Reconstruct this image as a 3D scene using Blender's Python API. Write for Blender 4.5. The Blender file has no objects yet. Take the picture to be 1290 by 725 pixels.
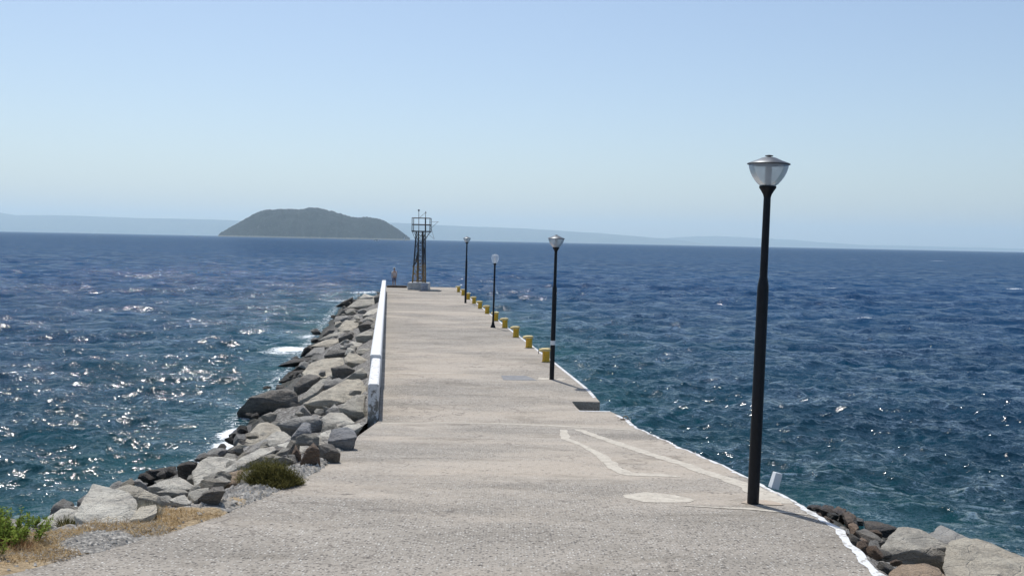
import bpy, bmesh, math, random
import numpy as np
from mathutils import Vector, Matrix, noise
from mathutils.bvhtree import BVHTree
random.seed(7); np.random.seed(7)
R = math.radians
C = bpy.context.scene.collection
FX = 1254.0            # focal length in photo pixels (photo 1290 x 725)
H = 5.8                # eye height above the water
ZD = 1.4               # pier deck above the water
PITCH = math.atan(58.5/FX); ROLL = R(1.155)
fwd = Vector((0, math.cos(PITCH), -math.sin(PITCH)))
r0 = Vector((1, 0, 0)); u0 = r0.cross(fwd)
rt = r0*math.cos(ROLL) + u0*math.sin(ROLL)
up = -r0*math.sin(ROLL) + u0*math.cos(ROLL)
CAM = Vector((0, 0, H))

def g(y):                                   # height of the walkway at distance y
    return ZD if y >= 24 else ZD + 0.0926*(24-y)
def ray(px, py):
    return (fwd*FX + rt*(px-645) + up*(362.5-py)).normalized()
def at(px, py, Y):                          # point on the sight line at distance Y
    d = ray(px, py); return CAM + d*(Y/d.y)
def onz(px, py, z=0.0):
    d = ray(px, py); return CAM + d*((z-H)/d.z)
def G(px, py):                              # point on the walkway surface
    p = onz(px, py, ZD)
    if p.y >= 24: return p
    d = ray(px, py)                         # H + t dz = ZD + .0926 (24 - t dy)
    t = (ZD + 0.0926*24 - H)/(d.z + 0.0926*d.y)
    return CAM + d*t

# ---------------------------------------------------------------- helpers
def tag(o, label=None, cat=None, group=None, kind=None):
    if label: o['label'] = label
    if cat: o['category'] = cat
    if group: o['group'] = group
    if kind: o['kind'] = kind
    return o
def empty(name, loc=(0, 0, 0)):
    o = bpy.data.objects.new(name, None); C.objects.link(o); o.location = loc
    o.empty_display_size = 0.2
    return o
def link(name, me, mat=None, parent=None, smooth=False):
    o = bpy.data.objects.new(name, me); C.objects.link(o)
    if mat: me.materials.append(mat)
    if smooth:
        me.polygons.foreach_set('use_smooth', [True]*len(me.polygons))
    if parent: o.parent = parent
    return o
class MB:
    def __init__(s): s.v = []; s.f = []
    def box(s, c, size, rz=0.0, taper=1.0):
        x, y, z = [k/2 for k in size]; n = len(s.v); ca, sa = math.cos(rz), math.sin(rz)
        for k in (-1, 1):
            t = taper if k > 0 else 1
            for a, b in ((-x, -y), (x, -y), (x, y), (-x, y)):
                a *= t; b *= t
                s.v.append((c[0]+a*ca-b*sa, c[1]+a*sa+b*ca, c[2]+k*z))
        s.f += [tuple(n+i for i in q) for q in ((3,2,1,0),(4,5,6,7),(0,1,5,4),(1,2,6,5),(2,3,7,6),(3,0,4,7))]
        return s
    def tube(s, a, b, ra, rb=None, n=10):
        rb = ra if rb is None else rb
        a = Vector(a); b = Vector(b); d = (b-a).normalized()
        p = d.orthogonal().normalized(); q = d.cross(p); k = len(s.v)
        for c, r in ((a, ra), (b, rb)):
            for i in range(n):
                t = 2*math.pi*i/n; s.v.append(tuple(c + p*math.cos(t)*r + q*math.sin(t)*r))
        for i in range(n):
            j = (i+1) % n; s.f.append((k+i, k+j, k+n+j, k+n+i))
        s.f.append(tuple(k+i for i in range(n))[::-1]); s.f.append(tuple(k+n+i for i in range(n)))
        return s
    def lathe(s, prof, n=24, c=(0, 0, 0), cap=True):
        k = len(s.v)
        for r, z in prof:
            for i in range(n):
                t = 2*math.pi*i/n; s.v.append((c[0]+r*math.cos(t), c[1]+r*math.sin(t), c[2]+z))
        m = len(prof)
        for q in range(m-1):
            for i in range(n):
                j = (i+1) % n; s.f.append((k+q*n+i, k+q*n+j, k+(q+1)*n+j, k+(q+1)*n+i))
        if cap:
            s.f.append(tuple(k+i for i in range(n))[::-1]); s.f.append(tuple(k+(m-1)*n+i for i in range(n)))
        return s
    def build(s, name, mat, parent=None, smooth=False, bevel=0):
        me = bpy.data.meshes.new(name); me.from_pydata(s.v, [], s.f)
        bm = bmesh.new(); bm.from_mesh(me)
        bmesh.ops.recalc_face_normals(bm, faces=bm.faces)
        if bevel:
            bmesh.ops.bevel(bm, geom=[e for e in bm.edges], offset=bevel, segments=2, profile=0.5, affect='EDGES')
        bm.to_mesh(me); bm.free(); me.update()
        o = link(name, me, mat, parent, smooth)
        if smooth:
            try: me.set_sharp_from_angle(angle=R(40))
            except Exception: pass
        return o

# ---------------------------------------------------------------- materials
class NT:
    def __init__(s, name):
        s.m = bpy.data.materials.new(name); s.m.use_nodes = True
        s.t = s.m.node_tree; s.t.nodes.clear()
        s.out = s.t.nodes.new('ShaderNodeOutputMaterial')
    def n(s, typ, ins=None, **kw):
        nd = s.t.nodes.new('ShaderNode'+typ)
        for k, v in kw.items(): setattr(nd, k, v)
        for k, v in (ins or {}).items():
            if isinstance(v, bpy.types.NodeSocket): s.t.links.new(v, nd.inputs[k])
            else: nd.inputs[k].default_value = v
        return nd
    def ramp(s, fac, stops, interp='LINEAR'):
        nd = s.n('ValToRGB', {'Fac': fac}); cr = nd.color_ramp; cr.interpolation = interp
        while len(cr.elements) < len(stops): cr.elements.new(0.5)
        for e, (p, c) in zip(cr.elements, stops):
            e.position = p; e.color = (c, c, c, 1) if not isinstance(c, (tuple, list)) else (*c, 1)
        return nd.outputs[0]
    def noise(s, vec, scale, detail=4, rough=.6, dist=0):
        return s.n('TexNoise', {'Vector': vec, 'Scale': scale, 'Detail': detail, 'Roughness': rough, 'Distortion': dist}).outputs[0]
    def mix(s, fac, a, b, blend='MIX'):
        nd = s.n('Mix', data_type='RGBA', blend_type=blend)
        for sock, v in ((nd.inputs[0], fac), (nd.inputs[6], a), (nd.inputs[7], b)):
            if isinstance(v, bpy.types.NodeSocket): s.t.links.new(v, sock)
            elif isinstance(v, (tuple, list)): sock.default_value = (*v, 1) if len(v) == 3 else v
            else: sock.default_value = v
        return nd.outputs[2]
    def math(s, op, a, b=0.0, clamp=False):
        nd = s.n('Math', operation=op, use_clamp=clamp)
        for i, v in enumerate((a, b)):
            if isinstance(v, bpy.types.NodeSocket): s.t.links.new(v, nd.inputs[i])
            else: nd.inputs[i].default_value = v
        return nd.outputs[0]
    def map(s, vec, scale=(1, 1, 1), loc=(0, 0, 0), rot=(0, 0, 0)):
        return s.n('Mapping', {'Vector': vec, 'Scale': scale, 'Location': loc, 'Rotation': rot}).outputs[0]
    def bump(s, h, strength, dist, normal=None):
        ins = {'Height': h, 'Strength': strength, 'Distance': dist}
        if normal is not None: ins['Normal'] = normal
        return s.n('Bump', ins).outputs[0]
    def done(s, col, rough=.8, normal=None, **extra):
        ins = {'Base Color': col if isinstance(col, bpy.types.NodeSocket) else (*col, 1), 'Roughness': rough}
        if normal is not None: ins['Normal'] = normal
        ins.update(extra)
        p = s.n('BsdfPrincipled', ins); s.t.links.new(p.outputs[0], s.out.inputs['Surface'])
        return s.m
    def pos(s): return s.n('NewGeometry').outputs['Position']
    def obj(s): return s.n('TexCoord').outputs['Object']

def simple(name, col, rough=.6, var=.25, scale=8, bump=.0, metallic=0.0, spec=.5):
    t = NT(name); o = t.obj()
    nz = t.noise(o, scale, 5, .65)
    c = t.mix(t.ramp(nz, [(.3, 0), (.7, 1)]), tuple(k*(1-var) for k in col), tuple(min(1, k*(1+var)) for k in col))
    nm = t.bump(t.noise(o, scale*4, 4), .6, bump) if bump else None
    return t.done(c, rough, nm, Metallic=metallic, **{'Specular IOR Level': spec})

def mat_deck():
    t = NT('exposed aggregate concrete'); p = t.pos()
    # pours and worn areas
    big = t.noise(t.map(p, (.16, .42, 1)), 1.0, 5, .6, .4)
    big2 = t.noise(t.map(p, (.35, .9, 1), (9, 3, 0)), 1.0, 4, .55, .3)
    yy = t.n('SeparateXYZ', {'Vector': p}).outputs[1]
    wob = t.math('MULTIPLY', t.noise(p, .6, 3), 1.2)
    yw = t.math('MULTIPLY', t.math('ADD', yy, wob), .01)
    pour = t.ramp(yw, [(.0, .10), (.1335, .10), (.1345, -.0), (.246, .0), (.247, .02), (.30, .06), (.31, 0), (.42, .0), (.425, .07), (.50, .07), (.505, 0), (.66, .03)])
    coarse = t.ramp(t.math('ADD', big, pour), [(.42, 0), (.60, 1)])
    col = t.mix(coarse, (.435, .372, .298), (.265, .238, .20))
    col = t.mix(t.ramp(big2, [(.35, 0), (.7, .6)]), col, (.47, .42, .355))
    fine = t.noise(p, 14, 4, .75)
    col = t.mix(t.ramp(fine, [(.3, .45), (.7, 0)]), col, (.26, .235, .205))
    # pebbles in the worn surface
    v = t.n('TexVoronoi', {'Vector': p, 'Scale': 30.0, 'Randomness': 1.0})
    vc = t.n('SeparateColor', {'Color': v.outputs['Color']}).outputs[0]
    peb = t.ramp(v.outputs['Distance'], [(.30, 1), (.46, 0)])
    light = t.math('MULTIPLY', t.ramp(vc, [(.70, 0), (.86, 1)]), peb)
    dark = t.math('MULTIPLY', t.ramp(vc, [(.20, 1), (.38, 0)]), peb)
    amt = t.math('ADD', t.math('MULTIPLY', coarse, .55), .35)
    col = t.mix(t.math('MULTIPLY', light, amt), col, (.66, .63, .57))
    col = t.mix(t.math('MULTIPLY', dark, amt), col, (.10, .092, .085))
    v2 = t.n('TexVoronoi', {'Vector': p, 'Scale': 11.0, 'Randomness': 1.0})
    v2c = t.n('SeparateColor', {'Color': v2.outputs['Color']}).outputs[1]
    holes = t.math('MULTIPLY', t.ramp(v2c, [(.16, 1), (.22, 0)]), t.ramp(v2.outputs['Distance'], [(.10, 1), (.28, 0)]))
    col = t.mix(t.math('MULTIPLY', holes, .8), col, (.10, .09, .08))
    st = t.noise(t.map(p, (.5, .8, 1), (4, 4, 0)), 1.0, 7, .7, .8)
    col = t.mix(t.ramp(st, [(.53, 0), (.64, .5)]), col, (.20, .175, .14))
    # hairline cracks
    cr = t.n('TexVoronoi', {'Vector': t.n('VectorMath', {0: t.map(p, (.28, .33, 1)), 1: t.n('TexNoise', {'Vector': p, 'Scale': 1.3, 'Detail': 4.0}).outputs['Color']}, operation='ADD').outputs[0], 'Scale': 1.0}, feature='DISTANCE_TO_EDGE').outputs['Distance']
    crk = t.math('MULTIPLY', t.ramp(cr, [(.0, 1), (.014, 0)]), t.ramp(t.noise(p, .5, 2), [(.46, 0), (.56, .9)]))
    col = t.mix(crk, col, (.16, .14, .12))
    h = t.math('ADD', t.math('MULTIPLY', peb, t.math('ADD', t.math('MULTIPLY', coarse, .9), .25)), t.math('MULTIPLY', fine, .9))
    h = t.math('SUBTRACT', h, t.math('MULTIPLY', holes, 2.5))
    nm = t.bump(h, .8, .012)
    nm = t.bump(t.noise(p, 1.1, 5, .6), .5, .06, nm)
    return t.done(col, .92, nm, **{'Specular IOR Level': .25})

def mat_cement(name='smooth cement repair', a=(.41, .37, .305), b=(.58, .53, .44), old=(.38, .335, .275), lo=.42):
    t = NT(name); p = t.pos()
    col = t.mix(t.ramp(t.noise(p, 9, 6, .7), [(.3, 0), (.7, 1)]), a, b)
    m = t.ramp(t.noise(p, 5, 8, .78, .3), [(lo, 1), (lo+.10, 0)])
    col = t.mix(t.math('MULTIPLY', m, .8), col, old)
    sp = t.n('TexVoronoi', {'Vector': p, 'Scale': 24.0}); sc = t.n('SeparateColor', {'Color': sp.outputs['Color']}).outputs[0]
    col = t.mix(t.math('MULTIPLY', t.ramp(sc, [(.1, .7), (.2, 0)]), t.ramp(sp.outputs['Distance'], [(.2, 1), (.4, 0)])), col, (.12, .11, .09))
    return t.done(col, .9, t.bump(t.noise(p, 20, 5, .7), .5, .012))
def mat_paint(name='white paint', wear=.45, edge=(.34, .32, .28), sc=5.0):
    t = NT(name); p = t.pos()
    n1 = t.noise(p, sc, 8, .75, .3)
    n2 = t.noise(p, sc*5, 5, .7)
    col = t.mix(t.ramp(n2, [(.3, 0), (.7, 1)]), (.58, .585, .58), (.76, .76, .75))
    col = t.mix(t.ramp(n1, [(wear-.05, 1), (wear+.02, 0)]), col, edge)
    return t.done(col, .8, t.bump(n1, .5, .02))
def mat_wall_end():
    t = NT('weathered whitewash'); p = t.pos()
    n1 = t.noise(t.map(p, (1, 1, .7)), 7, 8, .75, .3)
    z = t.n('SeparateXYZ', {'Vector': p}).outputs[2]; x = t.n('SeparateXYZ', {'Vector': p}).outputs[1]
    col = t.mix(t.ramp(t.noise(p, 30, 4), [(.3, 0), (.7, 1)]), (.62, .62, .61), (.80, .80, .79))
    lower = t.math('MULTIPLY', t.math('SUBTRACT', 2.3, z), .45)
    m = t.ramp(t.math('ADD', n1, t.math('MULTIPLY', lower, .35)), [(.56, 0), (.63, 1)])
    col = t.mix(m, col, (.22, .205, .18))
    return t.done(col, .88, t.bump(n1, .7, .03))
def mat_rock():
    t = NT('weathered granite'); o = t.obj(); p = t.pos()
    base = t.n('ObjectInfo').outputs['Color']
    rnd = t.n('ObjectInfo').outputs['Random']
    off = t.n('CombineXYZ', {'X': t.math('MULTIPLY', rnd, 37.0), 'Y': t.math('MULTIPLY', rnd, 91.0), 'Z': t.math('MULTIPLY', rnd, 13.0)}).outputs[0]
    o = t.n('VectorMath', {0: o, 1: off}, operation='ADD').outputs[0]
    n1 = t.noise(o, 1.7, 7, .65, .4)
    n2 = t.noise(t.map(o, (1, 1, 3.5), (0, 0, 0), (.5, .3, 0)), 3.2, 7, .7, .6)
    n3 = t.noise(o, 26, 4, .75)
    col = t.mix(t.ramp(n1, [(.45, .0), (.75, .5)]), base, (.30, .235, .17), 'MIX')
    col = t.mix(t.ramp(n2, [(.38, .75), (.54, 0)]), col, t.mix(1.0, base, (.50, .50, .52), 'MULTIPLY'))
    col = t.mix(t.ramp(n3, [(.33, .55), (.5, 0)]), col, t.mix(1.0, base, (.42, .41, .40), 'MULTIPLY'))
    col = t.mix(t.ramp(n3, [(.58, 0), (.75, .4)]), col, (.50, .485, .44))
    z = t.n('SeparateXYZ', {'Vector': p}).outputs[2]
    zz = t.math('ADD', z, t.math('MULTIPLY', t.noise(p, 2.5, 3), -.5))
    wet = t.ramp(t.math('ADD', zz, .5), [(.36, 1), (.60, 0)])
    col = t.mix(wet, col, t.mix(1.0, col, (.22, .21, .19), 'MULTIPLY'))
    rough = t.math('SUBTRACT', .9, t.math('MULTIPLY', wet, .45))
    cr = t.n('TexVoronoi', {'Vector': t.map(o, (1, 1, 1.6), (0, 0, 0), (.4, .7, .2)), 'Scale': 2.2}, feature='DISTANCE_TO_EDGE').outputs['Distance']
    crm = t.ramp(cr, [(0, 0), (.03, 1)])
    h = t.math('ADD', t.math('MULTIPLY', n2, 1.0), t.math('MULTIPLY', n3, .42))
    h = t.math('ADD', h, t.math('MULTIPLY', crm, .16))
    return t.done(col, rough, t.bump(h, 1.0, .11))
def mat_bank():
    t = NT('gravel and rubble'); p = t.pos()
    v = t.n('TexVoronoi', {'Vector': p, 'Scale': 9.0}); vc = t.n('SeparateColor', {'Color': v.outputs['Color']}).outputs[0]
    v2 = t.n('TexVoronoi', {'Vector': p, 'Scale': 26.0}); vc2 = t.n('SeparateColor', {'Color': v2.outputs['Color']}).outputs[0]
    col = t.mix(vc, (.13, .12, .105), (.36, .345, .32))
    col = t.mix(t.math('MULTIPLY', t.ramp(vc2, [(.3, 0), (1, 1)]), .6), col, (.46, .44, .40))
    col = t.mix(t.ramp(v.outputs['Distance'], [(.3, 0), (.6, .8)]), col, (.07, .06, .05))
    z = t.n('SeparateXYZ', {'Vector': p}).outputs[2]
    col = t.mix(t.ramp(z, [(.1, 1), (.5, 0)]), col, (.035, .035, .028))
    h = t.math('SUBTRACT', 1.0, t.math('ADD', t.math('MULTIPLY', v.outputs['Distance'], 1.0), t.math('MULTIPLY', v2.outputs['Distance'], .4)))
    return t.done(col, .9, t.bump(h, 1.0, .05))
def mat_soil():
    t = NT('dusty gravel soil with straw'); p = t.pos()
    a = t.n('Attribute', attribute_name='straw').outputs['Fac']
    n1 = t.noise(p, 1.6, 6, .7, .4)
    v = t.n('TexVoronoi', {'Vector': p, 'Scale': 22.0}); vc = t.n('SeparateColor', {'Color': v.outputs['Color']}).outputs[0]
    gr = t.mix(vc, (.25, .23, .195), (.56, .53, .47))
    gr = t.mix(t.ramp(v.outputs['Distance'], [(.25, 0), (.6, .7)]), gr, (.14, .13, .12))
    st = t.mix(t.ramp(t.noise(t.map(p, (12, 22, 10)), 1, 6, .85), [(.3, 0), (.7, 1)]), (.20, .135, .07), (.56, .43, .26))
    m = t.ramp(t.math('ADD', t.math('MULTIPLY', a, .9), t.math('MULTIPLY', t.math('SUBTRACT', n1, .5), 1.1)), [(.38, 0), (.52, 1)])
    col = t.mix(m, gr, st)
    return t.done(col, .95, t.bump(t.math('SUBTRACT', t.noise(p, 30, 4, .8), t.math('MULTIPLY', v.outputs['Distance'], .8)), .9, .03))
def mat_sea():
    t = NT('sea water'); p = t.pos()
    sh = t.n('Attribute', attribute_name='shallow').outputs['Fac']
    fo = t.n('Attribute', attribute_name='foam').outputs['Fac']
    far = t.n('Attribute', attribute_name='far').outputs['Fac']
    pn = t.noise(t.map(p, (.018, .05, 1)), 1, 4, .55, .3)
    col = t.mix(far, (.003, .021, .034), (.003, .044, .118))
    col = t.mix(t.ramp(pn, [(.35, 0), (.7, .55)]), col, t.mix(1.0, col, (.5, .55, .62), 'MULTIPLY'))
    col = t.mix(t.math('MULTIPLY', sh, t.ramp(t.noise(t.map(p, (.15, .15, 1)), 1, 4), [(.25, .35), (.65, 1)])), col, (.014, .066, .074))
    def slope(rot, sx, sc, det, amp, loc):
        c = t.n('TexNoise', {'Vector': t.map(p, (sx, 1.0, 1), loc, (0, 0, rot)), 'Scale': sc, 'Detail': det, 'Roughness': .62, 'Distortion': .2}).outputs['Color']
        v = t.n('VectorMath', {0: c, 1: (.5, .5, .5)}, operation='SUBTRACT').outputs[0]
        return t.n('VectorMath', {0: v, 1: (amp*.75, amp, 0)}, operation='MULTIPLY').outputs[0]
    acc = t.n('NewGeometry').outputs['Normal']
    for a in ((-.1, .8, .09, 7.0, .8, (9, 2, 0)), (.1, .6, .28, 3.0, .75, (3, 7, 0)), (.25, .6, 1.3, 3.0, 1.0, (0, 0, 0)), (-.3, .65, 5.5, 3.0, 1.5, (3, 7, 0)), (.8, .8, 12.0, 2.0, 1.2, (1, 4, 0)), (.5, .8, 26.0, 2.0, 1.0, (5, 1, 0))):
        acc = t.n('VectorMath', {0: acc, 1: slope(*a)}, operation='ADD').outputs[0]
    nm = t.n('VectorMath', {0: acc}, operation='NORMALIZE').outputs[0]
    # foam broken by noise
    fn = t.noise(t.map(p, (1.0, 1.3, 1)), 3.6, 8, .78, .9)
    fm = t.math('MULTIPLY', t.ramp(t.math('ADD', fn, t.math('MULTIPLY', fo, .42)), [(.72, 0), (.82, 1)]), t.ramp(fo, [(.02, 0), (.12, 1)]))
    body = t.n('BsdfDiffuse', {'Color': col, 'Normal': nm})
    gl = t.n('BsdfGlossy', {'Color': (1, 1, 1, 1), 'Roughness': .075, 'Normal': nm})
    fr = t.n('Fresnel', {'IOR': 1.333, 'Normal': nm}).outputs[0]
    fr = t.math('MINIMUM', fr, t.math('SUBTRACT', .55, t.math('MULTIPLY', far, .22)))
    gust = t.ramp(t.noise(t.map(p, (.8, 1, 1)), .33, 8, .70, .5), [(.38, .30), (.62, 1.05)])
    fr = t.math('MULTIPLY', fr, gust)
    pr = t.n('MixShader', {0: fr, 1: body.outputs[0], 2: gl.outputs[0]})
    fb = t.n('BsdfPrincipled', {'Base Color': (.78, .81, .82, 1), 'Roughness': .7, 'Normal': nm})
    mx = t.n('MixShader', {0: fm, 1: pr.outputs[0], 2: fb.outputs[0]})
    t.t.links.new(mx.outputs[0], t.out.inputs['Surface'])
    return t.m
def mat_bowl(name='milky lamp bowl', clear=.45):
    t = NT(name)
    d = t.n('BsdfDiffuse', {'Color': (.72, .75, .78, 1)}); tl = t.n('BsdfTranslucent', {'Color': (.72, .75, .78, 1)})
    tr = t.n('BsdfTransparent', {'Color': (.92, .94, .96, 1)}); gl = t.n('BsdfGlossy', {'Color': (1, 1, 1, 1), 'Roughness': .15})
    a = t.n('MixShader', {0: .5, 1: d.outputs[0], 2: tl.outputs[0]})
    b = t.n('MixShader', {0: clear, 1: a.outputs[0], 2: tr.outputs[0]})
    f = t.n('LayerWeight', {'Blend': .25}).outputs['Fresnel']
    c = t.n('MixShader', {0: t.math('MULTIPLY', f, .4), 1: b.outputs[0], 2: gl.outputs[0]})
    t.t.links.new(c.outputs[0], t.out.inputs['Surface'])
    return t.m
def mat_hill(name, a, b, rock, sc, shore=True):
    t = NT(name); p = t.pos()
    n1 = t.noise(p, sc, 8, .7, .3); n2 = t.noise(p, sc*6, 4, .7)
    col = t.mix(t.ramp(n1, [(.35, 0), (.65, 1)]), a, b)
    col = t.mix(t.ramp(n2, [(.40, .8), (.52, 0)]), col, tuple(k*.3 for k in a))
    col = t.mix(t.ramp(t.noise(p, sc*2.3, 8, .75), [(.60, 0), (.68, .7)]), col, rock)
    if shore:
        z = t.n('SeparateXYZ', {'Vector': p}).outputs[2]
        zz = t.math('ADD', z, t.math('MULTIPLY', n2, -14.0))
        col = t.mix(t.ramp(t.math('MULTIPLY', zz, .05), [(.0, 1), (.12, 0)]), col, tuple(k*1.0 for k in rock))
    return t.done(col, .95, t.bump(n2, 1.0, 14))
def mat_leaf(name, a, b):
    t = NT(name); rn = t.n('Attribute', attribute_name='tone').outputs['Fac']
    col = t.mix(rn, a, b)
    d = t.n('BsdfDiffuse', {'Color': col}); tl = t.n('BsdfTranslucent', {'Color': col})
    m = t.n('MixShader', {0: .35, 1: d.outputs[0], 2: tl.outputs[0]})
    t.t.links.new(m.outputs[0], t.out.inputs['Surface']); return t.m

M = dict(deck=mat_deck(), cement=mat_cement(), ruststain=mat_cement('rust stained concrete', (.34, .20, .10), (.42, .29, .18), (.42, .365, .30), .54), paint=mat_paint('white paint', .47, sc=9), whitewash=mat_paint('whitewash', .33, sc=3), wallend=mat_wall_end(),
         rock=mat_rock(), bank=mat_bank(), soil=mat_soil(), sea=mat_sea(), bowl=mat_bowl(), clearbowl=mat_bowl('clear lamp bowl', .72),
         black=simple('black pole paint', (.006, .007, .010), .5, .3, 12, .002, 0, .3),
         lid=simple('dark lamp metal', (.10, .11, .12), .45, .3, 12, 0, .6),
         steel=simple('grey plate steel', (.22, .22, .22), .85, .2, 6, .003, .2),
         yellow=simple('worn yellow paint', (.62, .37, .02), .6, .3, 14, .006),
         yellowtop=simple('paler yellow paint', (.62, .48, .20), .6, .2, 14, .004),  # bollard head, paler than the post
         rust=simple('rusted iron and kerb shade', (.10, .075, .055), .8, .5, 10, .01),
         rustyel=simple('rusty ochre paint', (.24, .15, .05), .8, .5, 5, .01),
         dark=simple('dark iron', (.035, .034, .036), .7, .4, 10, .005),
         palemetal=simple('pale galvanised metal', (.35, .36, .36), .5, .2, 10, 0, .4),
         concrete=simple('grey concrete', (.46, .455, .435), .9, .2, 5, .02),
         bluegrey=simple('blue grey drum paint', (.27, .30, .36), .7, .2, 8, .004),
         tube=simple('white lamp tube', (.75, .74, .70), .4, .05, 5),
         skin=simple('skin', (.42, .27, .19), .6, .1, 9), shirt=simple('pale pink grey cloth', (.55, .47, .45), .9, .12, 9),
         shorts=simple('dark grey shorts cloth', (.13, .13, .19), .9, .12, 9), hair=simple('dark hair', (.03, .025, .02), .7, .2, 20),
         cap=simple('pale cap cloth', (.62, .62, .60), .9, .1, 9),
         hull=simple('white boat hull', (.75, .76, .76), .4, .05, 3), sail=simple('white sail cloth', (.80, .80, .78), .8, .05, 3),
         straw=mat_leaf('dry straw', (.33, .22, .105), (.62, .48, .28)),
         green=mat_leaf('fresh green leaf', (.07, .11, .02), (.30, .38, .08)),
         olive=mat_leaf('olive brown scrub', (.040, .042, .012), (.21, .19, .07)),
         paletuft=mat_leaf('grey dry stems', (.26, .24, .18), (.52, .49, .40)),
         brownstem=mat_leaf('rust brown stems', (.20, .10, .05), (.36, .21, .11)))

# ---------------------------------------------------------------- the walkway
def curve(pix, fn=G):
    pts = sorted([fn(*q) for q in pix], key=lambda p: p.y)
    ys = [p.y for p in pts]; xs = [p.x for p in pts]
    def f(y):
        if y < ys[0]:  return xs[0] + (xs[1]-xs[0])/(ys[1]-ys[0])*(y-ys[0])
        if y > ys[-1]: return xs[-1] + (xs[-1]-xs[-2])/(ys[-1]-ys[-2])*(y-ys[-1])
        return float(np.interp(y, ys, xs))
    return f
RPIX = [(575, 361.5), (639.5, 411.8), (699.5, 456.5), (741.6, 490), (762, 513), (770, 519), (790, 527), (803, 538), (850, 560), (905, 583), (958, 609),
        (1003, 631), (1030, 649), (1060, 668), (1085, 694), (1118, 727), (1190, 800)]
LPIX = [(486.2, 365), (477, 530), (452, 548), (432, 566), (405, 590), (355, 615), (280, 648), (200, 672), (100, 700), (0, 723), (-300, 810)]
XR0 = curve(RPIX); XL = curve(LPIX)
def XR(y): return XR0(y) + (0 if y > 24.5 else .10*(noise.noise(Vector((y*1.1, 3, 0))) + .5*noise.noise(Vector((y*3.3, 9, 0)))))
YEND = 93.0
NB = G(747, 517.3).y; NF = G(741, 505.7).y      # notch with steps in the right edge
NW = .78
def deck_seg(bm, y0, y1, step, xr, caps):
    n = max(1, int((y1-y0)/step)); rows = []
    K = 14
    for i in range(n+1):
        y = y0 + (y1-y0)*i/n; a, b = XL(y), xr(y)
        row = [bm.verts.new((a, y, g(y)-1.9))]
        row += [bm.verts.new((a+(b-a)*k/K, y, g(y))) for k in range(K+1)]
        row += [bm.verts.new((b, y, -1.5))]
        rows.append(row)
    for a, b in zip(rows, rows[1:]):
        for k in range(len(a)-1): bm.faces.new((a[k], a[k+1], b[k+1], b[k]))
    if caps[0]: bm.faces.new(rows[0])
    if caps[1]: bm.faces.new(rows[-1][::-1])
bm = bmesh.new()
deck_seg(bm, -6, 24, .3, XR, (True, False))
deck_seg(bm, 24, NB, .5, XR, (False, True))
deck_seg(bm, NB, NF, .4, lambda y: XR(y)-NW, (False, False))
deck_seg(bm, NF, YEND, 1.0, XR, (True, True))
bmesh.ops.recalc_face_normals(bm, faces=bm.faces)
me = bpy.data.meshes.new('pier_deck'); bm.to_mesh(me); bm.free()
pier = link('pier_deck', me, M['deck']); tag(pier, kind='structure')
# two steps down inside the notch
mb = MB()
for k, (a, b, z) in enumerate(((NB+.003, NB+.8, .95), (NB+.803, NF-.003, .5))):
    x1 = XR((a+b)/2)-.02; x0 = x1-NW+.05
    mb.box(((x0+x1)/2, (a+b)/2, z/2-.7), (x1-x0, b-a, z+1.4))
mb.build('landing_steps', M['concrete'], pier)

def on_deck_strip(name, left, right, mat, lift=.004):
    """ribbon lying on the walkway between two lists of world points"""
    bm = bmesh.new(); a = [bm.verts.new((p.x, p.y, g(p.y)+lift)) for p in left]
    b = [bm.verts.new((p.x, p.y, g(p.y)+lift)) for p in right]
    for i in range(len(a)-1): bm.faces.new((a[i], b[i], b[i+1], a[i+1]))
    bmesh.ops.recalc_face_normals(bm, faces=bm.faces)
    for f in bm.faces:
        if f.normal.z < 0: f.normal_flip()
    me = bpy.data.meshes.new(name); bm.to_mesh(me); bm.free()
    return link(name, me, mat, pier)
def pixline(name, pts, widths, mat, lift=.004, seed=1):
    w = []                                   # densify
    for i in range(len(pts)-1):
        a, b = G(*pts[i]), G(*pts[i+1]); n = max(2, int((b-a).length/.12))
        for k in range(n):
            t = k/n; w.append((a.lerp(b, t), widths[i]*(1-t)+widths[i+1]*t))
    w.append((G(*pts[-1]), widths[-1])); L = []; Rr = []
    for i, (p, wd) in enumerate(w):
        q0 = w[max(0, i-2)][0]; q1 = w[min(len(w)-1, i+2)][0]; d = (q1-q0); d.z = 0; d.normalize(); nn = Vector((-d.y, d.x, 0))
        j1 = 1+.45*noise.noise(Vector((p.x*3, p.y*3, seed))); j2 = 1+.45*noise.noise(Vector((p.x*3, p.y*3, seed+9)))
        L.append(p+nn*wd/2*j1); Rr.append(p-nn*wd/2*j2)
    return on_deck_strip(name, L, Rr, mat, lift)
pixline('cement_strip', [(480, 532.6), (560, 532.2), (620, 533), (700, 536), (755, 539), (800, 541.5)], [.22, .19, .2, .26, .16, .14], M['cement'], .004, 1)
pixline('cement_strip', [(728, 540.5), (760, 552), (810, 569), (860, 584), (905, 599.5), (940, 612), (985, 634)], [.2, .22, .25, .24, .26, .3, .45], M['cement'], .004, 4)
pixline('cement_strip', [(710.5, 541), (711.5, 552), (735, 561), (758, 574), (776, 590), (792, 597), (830, 598), (856, 600.5)], [.15, .2, .12, .2, .24, .3, .35, .1], M['cement'], .004, 7)
pixline('cement_patch', [(786, 625), (812, 625.5), (840, 627.5), (872, 631)], [.25, .75, .8, .25], M['cement'], .004, 3)
pixline('cement_strip', [(860, 636.5), (905, 639), (940, 640.5), (1018, 648)], [.05, .08, .14, .07], M['cement'], .006, 5)
pixline('cement_patch', [(678, 476.5), (692, 477)], [.5, .6], M['cement'], .004, 6)
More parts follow.
